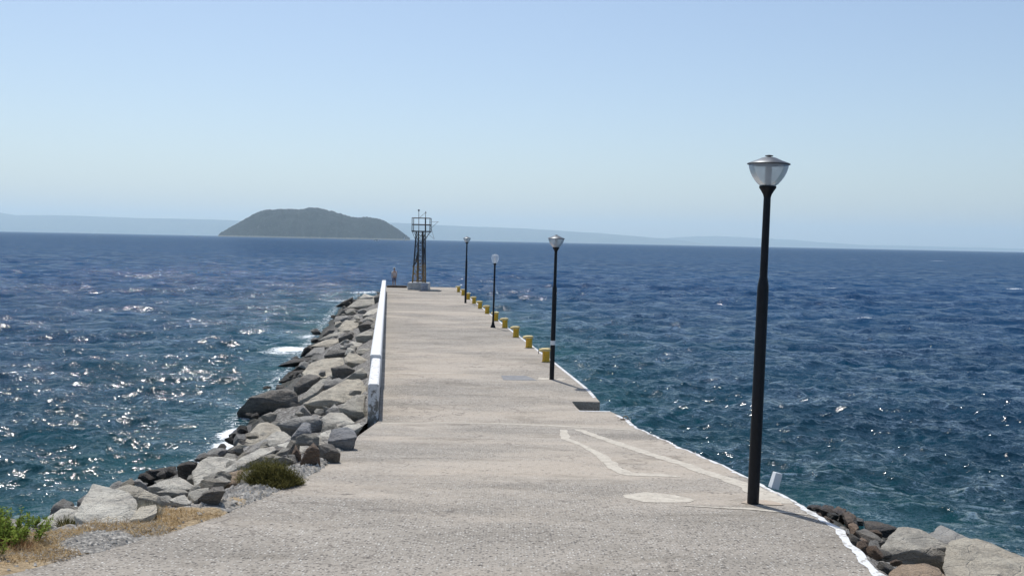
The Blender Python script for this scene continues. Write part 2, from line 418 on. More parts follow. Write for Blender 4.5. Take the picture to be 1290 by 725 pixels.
pixline('cement_patch', [(702, 477), (711, 477.6)], [.5, .5], M['cement'], .004, 8)
pixline('cement_strip', [(606, 411.2), (622, 411.4), (633, 412)], [.12, .14, .08], M['cement'], .004, 12)
pixline('cement_strip', [(485, 420), (560, 420.5), (640, 422)], [.05, .09, .05], M['cement'], .004, 13)
pixline('cement_strip', [(481, 470), (540, 470), (600, 469)], [.10, .16, .06], M['cement'], .004, 14)
pixline('rust_stain', [(936, 633.5), (950, 632), (966, 633), (986, 636)], [.1, .42, .34, .08], M['ruststain'], .008, 15)
# steel cover plate
q = [G(631, 472.6), G(663, 473), G(677, 479), G(634, 478.4)]
on_deck_strip('cover_plate', [q[0], q[3]], [q[1], q[2]], M['steel'], .005)
# white painted rim
L, Rr = [], []
y = 3.0
ys = []
while y < 24: ys.append(y); y += .12
yy = 24.0
while yy < YEND: ys.append(yy); yy += .7
for y in ys:
    b = XR(y)+.004
    if NB-.05 < y < NF+.05: continue
    if y < 24: w = .06+.05*(1-min(1, max(0, (y-9)/6)))+.08*noise.noise(Vector((y*2.3, 0, 5)))+.05*noise.noise(Vector((y*7, 0, 8)))
    else: w = .10
    L.append(Vector((b-max(.04, w), y, 0))); Rr.append(Vector((b, y, 0)))
i = next(k for k, p in enumerate(L) if p.y > NF)
on_deck_strip('painted_edge', L[:i], Rr[:i], M['paint'], .004)
on_deck_strip('painted_edge', L[i:], Rr[i:], M['paint'], .004)
bx0 = XR(NB)-NW-.04
on_deck_strip('painted_edge', [Vector((bx0, NB-.10, 0)), Vector((bx0, NB-.005, 0))], [Vector((XR(NB)+.003, NB-.10, 0)), Vector((XR(NB)+.003, NB-.005, 0))], M['paint'], .007)
# painted outer face of the rim
bm = bmesh.new(); pa = None
for p in Rr[:i]:
    d = .16+.12*noise.noise(Vector((p.y*1.7, 2, 2)))
    a = bm.verts.new((p.x+.004, p.y, g(p.y)+.004)); b = bm.verts.new((p.x+.004, p.y, g(p.y)-max(.05, d)))
    if pa: bm.faces.new((pa[0], pa[1], b, a))
    pa = (a, b)
me = bpy.data.meshes.new('painted_rim'); bm.to_mesh(me); bm.free(); link('painted_rim', me, M['paint'], pier)

# ---------------------------------------------------------------- banks
A = [(484, 370), (478, 400), (470, 430), (464, 460), (458, 495), (455, 530), (436, 553), (402, 580), (352, 602), (300, 622), (240, 636), (170, 655), (105, 664), (55, 676), (-20, 690), (-200, 725)]
B = [(452, 371), (424, 386), (398, 420), (372, 450), (350, 478), (305, 522), (290, 548), (262, 575), (225, 590), (185, 607), (150, 614), (100, 640), (60, 656), (15, 668), (-60, 680), (-260, 710)]
D = [None]*6 + [(437, 562), (403, 592), (353, 616), (281, 648), (222, 667), (160, 684), (90, 703), (30, 717), (-60, 738), (-260, 790)]
def resample(pts, n=6):
    out = []
    for a, b in zip(pts, pts[1:]):
        for k in range(n): out.append(a.lerp(b, k/n))
    return out+[pts[-1]]
Ap = []
for i, q in enumerate(A):
    if i < 6:
        p = onz(q[0], q[1], ZD); p.x = XL(p.y)-.28
    else: p = G(*q)
    Ap.append(p)
Bp = [onz(*q) for q in B]
Ar, Br = resample(Ap), resample(Bp)
def grid_mesh(name, rows, mat, parent=None, jit=0.0, attr=None):
    vs = []; fs = []; m = len(rows[0])
    for r in rows:
        for p in r: vs.append(tuple(p))
    for i in range(len(rows)-1):
        for j in range(m-1): fs.append((i*m+j, i*m+j+1, (i+1)*m+j+1, (i+1)*m+j))
    me = bpy.data.meshes.new(name); me.from_pydata(vs, [], fs)
    if attr:
        a = me.attributes.new(attr[0], 'FLOAT', 'POINT'); a.data.foreach_set('value', attr[1])
    o = link(name, me, mat, parent, True); return o
def nz(p, s, seed=0): return noise.fractal(Vector((p.x*s, p.y*s, seed)), 1.0, 2.0, 4)
rows = []
for a, b in zip(Ar, Br):
    row = []
    for k in range(26):
        t = k/20
        p = a.lerp(b, min(t, 1)); p.z = a.z*max(0, 1-t)**.85 if t < 1 else 0
        if t >= 1: p = b + (b-a)*(t-1); p.z = -(t-1)*3.0
        if t > 0: p.z += (.14*nz(p, .9)+.08*nz(p, 3, 5)-.18)*min(1, t*4)
        else: p.z -= .03
        row.append(p)
    rows.append(row)
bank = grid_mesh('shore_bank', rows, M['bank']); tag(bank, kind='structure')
rowsR = []
E = [(1003, 631), (1030, 649), (1060, 668), (1085, 694), (1118, 727), (1180, 790)]
B2 = [(1010, 630), (1045, 637), (1085, 648), (1130, 662), (1215, 684), (1350, 715)]
Er, B2r = resample([G(*q) for q in E]), resample([onz(*q) for q in B2])
for a, b in zip(Er, B2r):
    row = []
    for k in range(26):
        t = k/20
        p = a.lerp(b, min(t, 1)); p.z = a.z*max(0, 1-t)**1.3 if t < 1 else 0
        if t >= 1: p = b+(b-a)*(t-1); p.z = -(t-1)*3
        p.z += (.14*nz(p, .9)+.08*nz(p, 3, 5)-.15)*min(1, t*5) if t > 0 else -.3
        if t == 0: p.x -= .05
        row.append(p)
    rowsR.append(row)
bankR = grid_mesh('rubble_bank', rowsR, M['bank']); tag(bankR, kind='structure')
# dusty shoulder with straw between walkway and boulders
Dr = resample([G(*q) for q in D[6:]]); As = resample(Ap[6:])
rows = []; att = []
for i, (d, a) in enumerate(zip(Dr, As)):
    row = []; s = i/len(Dr)
    for k in range(17):
        t = -.12 + 1.2*k/16
        p = d.lerp(a, t); base = g(p.y)
        h = .05*min(1, max(0, t+.12)*2.5)
        p.z = base - .02 + h + (.05*nz(p, 1.5, 3)+.02*nz(p, 6, 4))*min(1, max(0, t+.1)*5) + (.02 if t > 0 else 0)
        if t > 1: p.z -= (t-1)*1.5
        row.append(p)
        w = math.exp(-((t-.45)/.42)**2)
        att.append(w*(.0 if s < .28 else 1.0))
    rows.append(row)
# bare pebbly pockets
flat = [p for r in rows for p in r]
for c, r in ((G(150, 668), 1.2), (G(210, 655), .7), (G(30, 703), .8), (G(115, 672), .6)):
    for k, p in enumerate(flat):
        dd = (Vector((p.x, p.y, 0))-Vector((c.x, c.y, 0))).length
        att[k] = min(1.0, att[k]+.5*math.exp(-(dd/r)**2))
for c, r in ((G(80, 676), 1.1), (G(50, 675), 1.0), (G(150, 690), .6), (G(330, 618), .8), (G(255, 640), .4), (G(60, 693), .35)):
    for k, p in enumerate(flat):
        dd = (Vector((p.x, p.y, 0))-Vector((c.x, c.y, 0))).length
        if dd < r*1.3: att[k] *= max(0, min(1, (dd/r-.6)/.7))
shoulder = grid_mesh('shoulder_ground', rows, M['soil'], None, 0, ('straw', att)); tag(shoulder, kind='structure')

def bvh(objs):
    vs = []; fs = []
    for o in objs:
        n = len(vs); vs += [v.co.copy() for v in o.data.vertices]; fs += [tuple(n+i for i in p.vertices) for p in o.data.polygons]
    return BVHTree.FromPolygons(vs, fs)
GROUND = bvh([bank, bankR, shoulder, pier])
def hit(px, py):
    d = ray(px, py); loc, _, _, dist = GROUND.ray_cast(CAM, d)
    w = onz(px, py) if d.z < 0 else None
    if loc is None or (w is not None and (w-CAM).length < (loc-CAM).length): return w
    return loc

# ---------------------------------------------------------------- rocks
TONE = {'pale': (.66, .62, .525), 'buff': (.56, .505, .40), 'grey': (.38, .365, .33), 'blue': (.29, .295, .30), 'mid': (.46, .43, .36),
        'dark': (.20, .185, .16), 'wet': (.060, .054, .046), 'brown': (.20, .135, .09), 'orange': (.38, .28, .19)}
def finish_rock(bm, size, far, rough, seed):
    bmesh.ops.dissolve_limit(bm, angle_limit=R(4), verts=bm.verts, edges=bm.edges)
    try:
        bmesh.ops.bevel(bm, geom=list(bm.edges), offset=size*.009, segments=1, profile=.5, affect='EDGES', clamp_overlap=True)
    except Exception: pass
    bmesh.ops.triangulate(bm, faces=bm.faces)
    tgt = max(size*.05, far*.0016)
    for it in range(6):
        es = [e for e in bm.edges if e.calc_length() > tgt*1.5]
        if not es or len(bm.faces) > 9000: break
        bmesh.ops.subdivide_edges(bm, edges=es, cuts=1)
        bmesh.ops.triangulate(bm, faces=[f for f in bm.faces if len(f.verts) > 3])
    bm.normal_update()
    off = Vector((seed*3.7, seed*1.3, seed*7.1)); disp = []
    for v in bm.verts:
        p = v.co/size
        n1 = noise.fractal(p*2.2+off, .9, 2.1, 5)
        q = Vector((p.x*1.5, p.y*1.5, p.z*6))+off
        n2 = abs(noise.noise(q))                       # ledges
        n3 = noise.noise(p*11+off)
        disp.append(v.normal*size*(rough*(.030*n1-.030*n2+.006)+.009*n3*rough))
    for v, d in zip(bm.verts, disp): v.co += d
    bmesh.ops.smooth_vert(bm, verts=bm.verts, factor=.08, use_axis_x=True, use_axis_y=True, use_axis_z=True)
SEED = [0]
def rock(poly, tone, label, k=.3, thick=1.0, rough=1.0, name='boulder', near=None, group='boulders heaped along the pier', parent=None, cat='boulder'):
    SEED[0] += 1; rs = random.Random(SEED[0]*17+3)
    yb = max(p[1] for p in poly); yt = min(p[1] for p in poly); hp = yb-yt
    low = [p[0] for p in poly if p[1] > yb-.25*hp]; xb = sum(low)/len(low)
    if near is None:
        hb = hit(xb, yb-.5); Y0 = hb.y
    else: Y0 = near
    cx = sum(p[0] for p in poly)/len(poly); cy = sum(p[1] for p in poly)/len(poly)
    w = (max(p[0] for p in poly)-min(p[0] for p in poly))*Y0/FX; hm = hp*Y0/FX
    T = thick*(.55*w+.35*hm); size = (w+hm)*.5
    TS = max(T*.6, 2.7*hm*(1-k))
    pts = []
    def s(v): return max(0, (v-k)/(1-k))
    for x, y in poly:
        v = (yb-y)/hp
        pts.append(at(x, y, Y0+TS*s(v)+T*.15*rs.random()))
        xx, yy2 = cx+(x-cx)*.88, cy+(y-cy)*.88+.02*hp
        pts.append(at(xx, yy2, Y0+max(T, TS*s(v)+.3*T)*(.9+.3*rs.random())))
        if v < .5:
            b = at(cx+(x-cx)*.9, y, Y0+T*.3); b.z -= .22*hm+.12; pts.append(b)
            b = at(cx+(x-cx)*.8, y, Y0+T*.9); b.z -= .3*hm+.2; pts.append(b)
    for _ in range(5):                     # facets swelling towards the eye
        a, b = rs.sample(list(poly), 2); t = rs.random(); x = cx+(a[0]*t+b[0]*(1-t)-cx)*.75; y = cy+(a[1]*t+b[1]*(1-t)-cy)*.75
        v = (yb-y)/hp; pts.append(at(x, y, Y0+TS*s(v)-T*.07))
    org = at(cx, yb, Y0+T*.5); org.z -= .05
    bm = bmesh.new()
    for p in pts: bm.verts.new(p-org)
    bmesh.ops.convex_hull(bm, input=bm.verts)
    bmesh.ops.delete(bm, geom=[v for v in bm.verts if not v.link_faces], context='VERTS')
    finish_rock(bm, size, Y0, rough, SEED[0])
    me = bpy.data.meshes.new(name); bm.to_mesh(me); bm.free()
    o = link(name, me, M['rock'], parent, True); o.location = org
    try: me.set_sharp_from_angle(angle=R(48))
    except Exception: pass
    c = TONE[tone]; j = rs.uniform(.92, 1.08); o.color = (c[0]*j, c[1]*j, c[2]*j, 1)
    if not parent: tag(o, label, cat, group)
    return o
def Z(ox, oy, sc, pts): return [(ox+x/sc, oy+y/sc) for x, y in pts]
ROCKS = [
 ([(117,610),(138,613),(164,619.5),(172,629),(173.6,636.5),(160,647),(150,653),(149,661),(136,659),(108.5,658),(93,648),(99,641),(108.5,626)], 'pale', 'largest pale slab at the lower left, leaning up out of the dry grass', .05, .9),
 ([(46,661),(62,650),(77.5,639.6),(99,641),(106,650),(99,662),(70,664)], 'pale', 'low pale wedge of rock left of the largest slab', .05, .9),
 ([(-15,665),(-12,652),(0,650),(12,650),(24,656),(32,663),(28,672),(0,673)], 'mid', 'rounded pale boulder behind the green shrub at the lower left', .2, 1),
 ([(144,616),(161,609.6),(170,611),(181,619),(214,630),(223,636),(217,638),(176,638),(170,629),(160,624)], 'buff', 'long pale slab with a mossy brown underside, just right of the largest slab', .55, .8),
 ([(160,660),(168,648),(177,637),(196.7,635),(198,645),(182,652),(172,660)], 'buff', 'pale furrowed block with dry tufts under the mossy slab', .2, .8),
 ([(168.8,606),(172,603),(176.5,603.4),(184,610),(190,621),(180,620)], 'grey', 'small grey upright stone behind the mossy slab', .8, .8),
 ([(144,616),(150,608),(169,604),(171,609),(160,614)], 'dark', 'low wet rock at the water edge behind the largest slab', .3, 1),
 ([(173.4,603),(184,592.5),(207.5,588),(221.5,586),(224.6,597),(217,605),(189,612)], 'wet', 'jagged black wet rock at the water edge, left of the twin slabs', .85, .7),
 ([(222,587),(229,582),(240,580),(247,584),(247,606),(229,601)], 'wet', 'black wet stone squeezed against the left of the tilted flat slab', .85, .7),
 ([(243,581),(251,571),(258.7,569),(263,574),(255,580)], 'grey', 'small light stone on the waterline above the tilted flat slab', .3, 1),
 ([(241.6,595),(249.4,581.7),(263.3,574),(297.4,577),(300,585),(272,602),(259,613.5),(248,609)], 'pale', 'tilted flat pale slab facing the camera beside the sea foam', .05, .8),
 ([(263,607),(280,592),(305,575),(327,564),(345,561),(349,565),(333,574),(307,585),(286,596),(275,603)], 'pale', 'long narrow pale slab running up behind the olive scrub', .35, .6),
 ([(277,600),(290,594),(305,590),(315,596),(314,609),(287,616.5),(278,610)], 'orange', 'rust stained beige block left of the olive scrub', .45, .8),
 ([(261,609),(270,600.5),(277,603),(277,613),(264,617)], 'dark', 'small dark stone left of the rust stained block', .7, .9),
 ([(186,613),(205,605),(226,600),(231,603),(246,611),(239,616),(198,621)], 'pale', 'low pale wedge with a small dark hole, right of the mossy slab', .35, .9),
 ([(196,619.5),(212,616),(228,615.5),(238,620),(231,625),(213,629)], 'mid', 'shaded flat block in front of the low pale wedge', .7, .9),
 ([(213,629),(222,625),(232.3,622.3),(241,633),(236,637),(222,637)], 'pale', 'small pale stone lying on the upper edge of the dry grass', .25, 1),
 ([(236,620),(248,615),(263,613.5),(263,620),(250,631),(240,634)], 'mid', 'grey blotched stone right of the small pale stone', .3, 1),
 ([(243,632),(256,621),(269,612.7),(281,612),(284,618),(266,629),(250,634.5)], 'dark', 'dark crusted elongated stone above the grey gravel', .7, .8),
 ([(330,567),(345,562),(358,563.5),(363,570.5),(358,579),(342,582.5),(331.5,577.5)], 'dark', 'dark block on end of the long narrow slab, above the olive scrub', .8, .8),
 ([(308,570),(322,558),(336,551.5),(344,557),(343,563),(317.5,571)], 'grey', 'grey speckled lump behind the long narrow slab', .3, 1),
 ([(335,551),(348.5,542),(358,543),(370,552),(365,557),(349,561),(341,559)], 'pale', 'bright pale stone next to the grey speckled lump', .1, 1),
 ([(348,560),(368,554),(397,555),(398,561),(386,569.5),(363,570)], 'pale', 'wide flat pale stone in the middle of the near heap', .1, 1),
 ([(297,560),(312,546),(326.8,533),(336,531),(358,539),(363,545),(340,550),(320,561),(304,565)], 'buff', 'large sloping olive grey slab next to the foam tongue', .1, .9),
 ([(288,547.5),(299,538),(318,534),(316,543),(305,551),(291,551.5)], 'dark', 'wet grey stone washed by the foam tongue', .4, 1),
 ([(350,534),(364,528),(376.4,524.7),(399.7,522),(406.5,530),(406.5,541),(396,548),(364,548)], 'grey', 'broad grey boulder with a sloping top in the middle of the heap', .7, .7),
 ([(366,551),(374,541),(382.6,530.5),(391,533),(390,543),(394,556),(376.4,556)], 'blue', 'pointed veined stone in front of the broad grey boulder', .6, .7),
 ([(369,529),(381.5,508.5),(394,523),(386,531)], 'grey', 'dark pyramid shaped rock behind the broad grey boulder', .85, .8),
 ([(395,560),(404,545),(417,540),(418,550),(415,562)], 'pale', 'upright pale stone between the broad boulder and the blue grey rock', .3, .9),
 ([(413,555),(418,541),(435,537),(446,541),(450,550),(442,563),(430,565),(417,561)], 'blue', 'blue grey chipped rock at the pier edge below the wall end', .5, .8),
 ([(378,582),(385.7,566),(395,556.5),(403,566),(404,585.5),(389,583.5)], 'brown', 'jagged dark peaked stone standing on the gravel', .8, .8),
 ([(401,560),(410,557.5),(419,559.6),(429,570.5),(422,582),(404,580)], 'dark', 'dark rounded rock touching the walkway edge', .75, .8),
 ([(367,573),(372.6,559.5),(379.5,572),(377,582),(370,582)], 'brown', 'small brown spike of stone left of the jagged peak', .9, .9),
 ([(297,519),(313.6,500),(341.7,490.5),(361,487.5),(374,496),(378,512),(373,521),(334,519),(303,524)], 'dark', 'biggest dark boulder, half in the water', .75, .8),
 ([(370,486),(378.6,474.5),(390.4,470.5),(404,474),(398,486),(380,496),(372,494)], 'dark', 'dark domed rock behind the biggest dark boulder', .7, .8),
 ([(380,468),(390.4,457),(408,451.5),(432,450),(434,457),(420,464),(420,478),(406,480),(386,474)], 'buff', 'large smooth cream boulder, broadest of the middle heap', .12, .9),
 ([(417,463),(436,459),(448,466),(432,479),(419,479)], 'dark', 'shadowed stone wedged right of the cream boulder', .8, .7),
 ([(374,506),(393.3,485.4),(406.6,476),(413,478),(401,498),(379,510)], 'mid', 'slanting flat sided slab right of the biggest dark boulder', .5, .6),
 ([(398,490),(408,479),(427.3,475.5),(434,479.5),(424,488),(402,499)], 'grey', 'grey stone behind the big arched slab', .75, .8),
 ([(432,480),(446,469),(457,462.5),(463,470),(461,484),(449,479)], 'mid', 'slab with a triangular shadowed face beside the lower part of the wall', .75, .7),
 ([(382,509),(395,500),(408,492),(437,476),(454,476),(462,487),(461,497),(446,494),(431,511),(408,517.5),(394,516)], 'buff', 'big arched slab with a dark overhang beside the wall', .35, .7),
 ([(426,513),(438,504),(449,496.5),(460,497),(461,528),(449,530),(434,523)], 'mid', 'steep cream block leaning on the wall end', .5, .8),
 ([(410,518),(421.4,508.5),(435,519),(424,522)], 'grey', 'small triangular stone below the arched slab', .5, .9),
 ([(405,526),(415.5,519.5),(432,519),(448,532),(436,539),(410,541)], 'pale', 'pale folded rock below the steep cream block', .3, .9),
 ([(426,541),(437,535),(453,533),(457,536),(443,547),(429,545)], 'pale', 'thin pale slab at the corner where the wall begins', .3, .9),
 ([(349,461),(365.6,453),(391,449.5),(391,455),(369,459.5)], 'wet', 'long black reef rock lying flat in the surf', .6, 1),
 ([(367,467),(378.4,457.5),(392,455.5),(390,464),(378,468)], 'wet', 'black wet rock left of the cream boulder', .6, 1),
 ([(350,482),(363,468),(383,465),(382,472),(370,482)], 'wet', 'wet dark slab sloping into the water below the cream boulder', .6, 1),
 ([(378,449),(383,438),(390,433.5),(394.5,440),(388,448)], 'wet', 'black fin shaped rock at the surf', .9, .8),
 ([(383,449),(395.8,437.5),(409,436.5),(409,445),(394,449.5)], 'grey', 'grey slab leaning on the black fin', .35, .9),
 ([(391,436),(409.8,427.5),(428.4,425.5),(431,430),(415,440),(404,440)], 'buff', 'buff sharp edged slab further out along the heap', .35, .9),
 ([(401,429),(414.4,420.5),(437,415),(433,425),(415,429)], 'mid', 'narrow slab with a black shadowed side', .45, .8),
 ([(426,426),(436,418),(444,417.5),(446,424),(433,430.5)], 'dark', 'dark stone beside the narrow slab', .8, .8),
 ([(425,414),(435,403),(452,403),(452,410),(444,418),(430,417)], 'buff', 'flat yellowish block half way along the heap', .12, .9),
 ([(451,410),(463,403),(474,407),(474,414),(456,415)], 'dark', 'dark angular rock against the wall, right of the yellowish block', .8, .8),
 ([(447,424),(461,416),(470,417),(471,427),(463,432),(450,429)], 'mid', 'arched rock against the wall behind the small light slabs', .6, .8),
 ([(428,437),(444,430),(457,432),(450,440)], 'pale', 'light low slab in front of the arched rock', .2, .9),
 ([(408,448),(414,440),(439,440),(438,445),(421,452)], 'dark', 'dark ledge behind the cream boulder', .8, .8),
 ([(433,451),(440,443.5),(450,446),(464,453),(463,459),(452,460),(435,457)], 'buff', 'cream flat topped rock next to the wall step', .25, .9),
 ([(448,441),(457,438.5),(466,439),(466,445),(450,445.5)], 'mid', 'small slab touching the wall near its step', .3, 1),
 ([(406,423),(412,414.5),(437,413.5),(416,422.5)], 'dark', 'dark tapering stone at the water beyond the narrow slab', .7, .9),
 ([(421,387),(431,380),(445,373.5),(445,379.5),(436,387)], 'wet', 'black triangular rock jutting into the sea near the far end', .9, .8),
 ([(436,387),(452,376.5),(480,376),(473,386),(457,389)], 'mid', 'wide light grey slab near the far end of the heap', .3, .9),
 ([(453,375.5),(459,369.5),(470,373),(475,377),(465,379)], 'pale', 'light rock at the farthest tip of the heap', .5, .9),
 ([(426,398),(431,389.5),(440,387),(452,390),(453,395),(436,399)], 'dark', 'dark cracked rock between the two light slabs far out', .8, .8),
 ([(420,406),(422.8,398),(435,397),(446,398),(441,405)], 'grey', 'grey stone at the surf beyond the yellowish block', .6, .9),
 ([(456,398),(465.5,390),(478,387.5),(478,395),(466,400)], 'pale', 'light block against the wall far out', .4, .9),
 ([(463,403),(471,397),(475,403),(467,406)], 'grey', 'grey stone against the wall beside the yellowish block', .7, .9),
 ([(471,375),(480,367.5),(483,377),(474,380)], 'dark', 'dark rock touching the wall at the far tip', .8, .9),
]
for poly, tone, label, k, th in ROCKS:
    rock(poly, tone, label, k, th)
RIGHT = [
 ([(1105,704),(1110,690),(1120,675),(1131.6,664.5),(1143,661.5),(1156,664.5),(1172,673),(1196,688),(1194,712),(1150,716),(1115,712)], 'mid', 'big grey pitted boulder with a rounded pale crest right of the walkway', .4, .8, 1.2, None),
 ([(1166,673),(1177,665),(1185.6,661),(1200,668),(1226,679),(1224,704),(1196,716),(1172,706)], 'grey', 'peaked grey boulder between the two largest right hand boulders', .5, .8, 1.2, None),
 ([(1186,716),(1189,698),(1197,679),(1214,675.5),(1230,676.5),(1246,684),(1295,702),(1345,722),(1345,765),(1206,750)], 'buff', 'large sandy grey boulder cut by the right picture edge', .3, .8, 1.1, None),
 ([(1119,722),(1136,710),(1164,709),(1184,716),(1196,730),(1190,748),(1112,748)], 'orange', 'orange beige flat rock at the bottom beside the white edge', .15, .8, 1.0, None),
 ([(1087,655),(1101,655),(1118,659),(1132,665),(1122,680),(1095,672)], 'wet', 'black wet slab at the water edge behind the grey boulder', .5, .8, 1.0, None),
 ([(1078,668),(1089,664.5),(1105,673),(1115,682),(1109,693),(1095,688)], 'dark', 'dark oblong rock in front of the black wet slab', .5, .8, 1.0, None),
 ([(1080,679),(1086,676),(1094,681),(1096,692),(1083,690)], 'brown', 'small reddish brown rock beside the white edge', .6, .8, 1.0, None),
 ([(1074.5,652.5),(1080,651),(1088,653),(1088,660),(1078,659)], 'mid', 'small squared pale stone at the end of the brown ridge', .5, .8, .6, None),
 ([(1095,697),(1106,688),(1114,692),(1112,706),(1100,706)], 'dark', 'dark stone in the gap left of the grey boulder', .6, .8, 1.0, None),
]
for poly, tone, label, k, th, rg, nr in RIGHT:
    rock(poly, tone, label, k, th, rg, near=nr, group='boulders right of the walkway')
# brown conglomerate ridge: overlapping knobs, each countable
for q, (poly, tn) in enumerate([([(1016,638),(1024,634.5),(1034,636),(1036,645),(1026,645)], 'brown'), ([(1031,639),(1040,634.5),(1050,637),(1053,649),(1040,651)], 'brown'),
     ([(1047,641),(1056,637.5),(1066,641),(1069,655),(1056,657)], 'brown'), ([(1061,645),(1069,643),(1078,650),(1081,663),(1068,666)], 'brown'),
     ([(1068,660),(1075,657),(1082,664),(1082,676),(1073,674)], 'brown')]):
    rock(poly, tn, 'knobbly brown stone in the ridge below the white walkway edge', .5, 1, 2.0, group='brown ridge stones', name='ridge_stone', cat='stone')

# loose filler stones between the boulders (copies of a few shapes)
protos = []
for k in range(7):
    bm = bmesh.new(); rs = random.Random(k+50)
    for _ in range(16):
        v = Vector((rs.gauss(0, 1), rs.gauss(0, 1), rs.gauss(0, 1))).normalized()
        bm.verts.new((v.x*rs.uniform(.7, 1), v.y*rs.uniform(.6, .9), v.z*rs.uniform(.45, .7)))
    bmesh.ops.convex_hull(bm, input=bm.verts)
    bmesh.ops.delete(bm, geom=[v for v in bm.verts if not v.link_faces], context='VERTS')
    finish_rock(bm, 1.6, 10, 1.0, k+80); me = bpy.data.meshes.new('rubble_stone'); bm.to_mesh(me); bm.free(); me.materials.append(M['rock'])
    me.polygons.foreach_set('use_smooth', [True]*len(me.polygons)); me.set_sharp_from_angle(angle=R(45)); protos.append(me)
rs = random.Random(5)
def filler(p, s, tone, label, group):
    o = bpy.data.objects.new('rubble_stone', rs.choice(protos)); C.objects.link(o)
    o.location = p; o.scale = (s, s*rs.uniform(.7, 1.1), s*rs.uniform(.6, 1)); o.rotation_euler = (rs.uniform(-.5, .5), rs.uniform(-.5, .5), rs.uniform(0, 6.3))
    c = TONE[tone]; j = rs.uniform(.8, 1.15); o.color = (c[0]*j, c[1]*j, c[2]*j, 1)
    tag(o, label, 'stone', group)
nrow = len(Ar)
for _ in range(150):
    f = rs.uniform(0, .80); i = f*(nrow-1); a = Ar[int(i)]; b = Br[int(i)]; t = rs.uniform(.02, 1.03)
    p = a.lerp(b, t); p.z = a.z*max(0, 1-t)**.85 + rs.uniform(-.12, .05)
    far_ = p.y > 40; s = rs.uniform(.16, .36)*(1.45 if far_ else 1)
    tone = rs.choice(['pale', 'mid', 'pale', 'mid', 'grey', 'buff'] if t < .7 else ['dark', 'wet', 'grey'])
    filler(p, s, tone, 'loose rubble stone wedged among the boulders of the left heap', 'loose stones in the left heap')
nr = len(Er)
for _ in range(34):
    f = rs.uniform(.05, .9); i = f*(nr-1); a = Er[int(i)]; b = B2r[int(i)]; t = rs.uniform(.05, .9)
    p = a.lerp(b, t); p.z = a.z*max(0, 1-t)**1.3 - .05
    filler(p, rs.uniform(.10, .24), rs.choice(['brown', 'dark', 'brown', 'grey']), 'loose rubble stone on the bank right of the walkway', 'loose stones on the right bank')
# pebbles and clods on the gravel shoulder: uncountable
mbp = MB()
SH = bvh([shoulder, bank])
def drop(x, y):
    loc, *_ = SH.ray_cast(Vector((x, y, 9)), Vector((0, 0, -1)))
    return loc
def scatter(cpix, rx, ry, n, smin, smax):
    c = G(*cpix)
    for _ in range(n):
        x = c.x+rs.gauss(0, rx); y = c.y+rs.gauss(0, ry); p = drop(x, y)
        if p is None or p.z < .5: continue
        s = rs.uniform(smin, smax)**1; k = len(mbp.v)
        q = [Vector((rs.uniform(-1, 1), rs.uniform(-1, 1), 0)) for _ in range(1)]
        for dx, dy, dz in ((1,0,0),(0,1,0),(-1,0,0),(0,-1,0),(0,0,.8),(0,0,-.5)):
            j = rs.uniform(.6, 1.2); mbp.v.append((p.x+dx*s*j, p.y+dy*s*j*.8, p.z+dz*s*j))
        for a, b in ((0,1),(1,2),(2,3),(3,0)): mbp.f += [(k+a, k+b, k+4), (k+b, k+a, k+5)]
scatter((330, 617), .9, .7, 900, .012, .05); scatter((400, 590), .7, 1.2, 700, .012, .055); scatter((290, 628), .6, .4, 400, .012, .05)
scatter((80, 674), .8, .6, 1500, .006, .028); scatter((150, 680), 1.5, .5, 300, .006, .02); scatter((40, 705), .8, .4, 250, .006, .025)
me = bpy.data.meshes.new('pebbles'); me.from_pydata(mbp.v, [], mbp.f)
o = link('pebbles', me, simple('pebble grey', (.43, .40, .35), .9, .5, 3)); tag(o, 'loose grey pebbles strewn over the shoulder beside the walkway', 'pebbles', None, 'stuff')

# ---------------------------------------------------------------- grasses and scrub
def blades(name, pts, mat, parent=None, label=None, cat=None, kind=None, group=None):
    """pts: (root, tip, width, tone)"""
    n = len(pts); V = np.zeros((n*3, 3)); T = np.zeros(n*3)
    for i, (a, b, w, t) in enumerate(pts):
        d = Vector((rs.uniform(-1, 1), rs.uniform(-1, 1), 0)).normalized()*w
        V[i*3] = a-d; V[i*3+1] = a+d; V[i*3+2] = b; T[i*3:i*3+3] = t
    me = bpy.data.meshes.new(name); me.from_pydata(V.tolist(), [], [(3*i, 3*i+1, 3*i+2) for i in range(n)])
    at_ = me.attributes.new('tone', 'FLOAT', 'POINT'); at_.data.foreach_set('value', T)
    o = link(name, me, mat, parent)
    if label or kind: tag(o, label, cat, group, kind)
    return o
P = []
for cpix, rx, ry, n, hh in (((150, 668), 1.0, .5, 5200, .06), ((215, 654), .7, .4, 3000, .06), ((110, 672), .7, .5, 1800, .06), ((28, 703), .8, .35, 3600, .06), ((90, 695), .9, .35, 2600, .055), ((60, 700), .9, .4, 2000, .06), ((130, 680), .8, .4, 2400, .05),
                            ((270, 645), .6, .3, 1200, .05), ((190, 660), .9, .4, 2000, .05), ((330, 630), .5, .25, 500, .05), ((62, 657), .4, .3, 500, .06), ((15, 685), .5, .5, 900, .09)):
    c = G(*cpix)
    for _ in range(n):
        x = c.x+rs.gauss(0, rx); y = c.y+rs.gauss(0, ry)
        if noise.noise(Vector((x*1.6, y*1.6, 2))) < -.12: continue
        if x > XL(y)+.25*noise.noise(Vector((x*2, y*2, 9))): continue
        p = drop(x, y)
        if p is None or p.z < g(y)-.5: continue
        h = hh*rs.uniform(.4, 1.5); l = Vector((rs.gauss(0, 1), rs.gauss(0, 1), 0))*h*.8
        P.append((p, p+Vector((l.x, l.y, h*rs.uniform(.2, .9))), rs.uniform(.0025, .006), rs.random()))
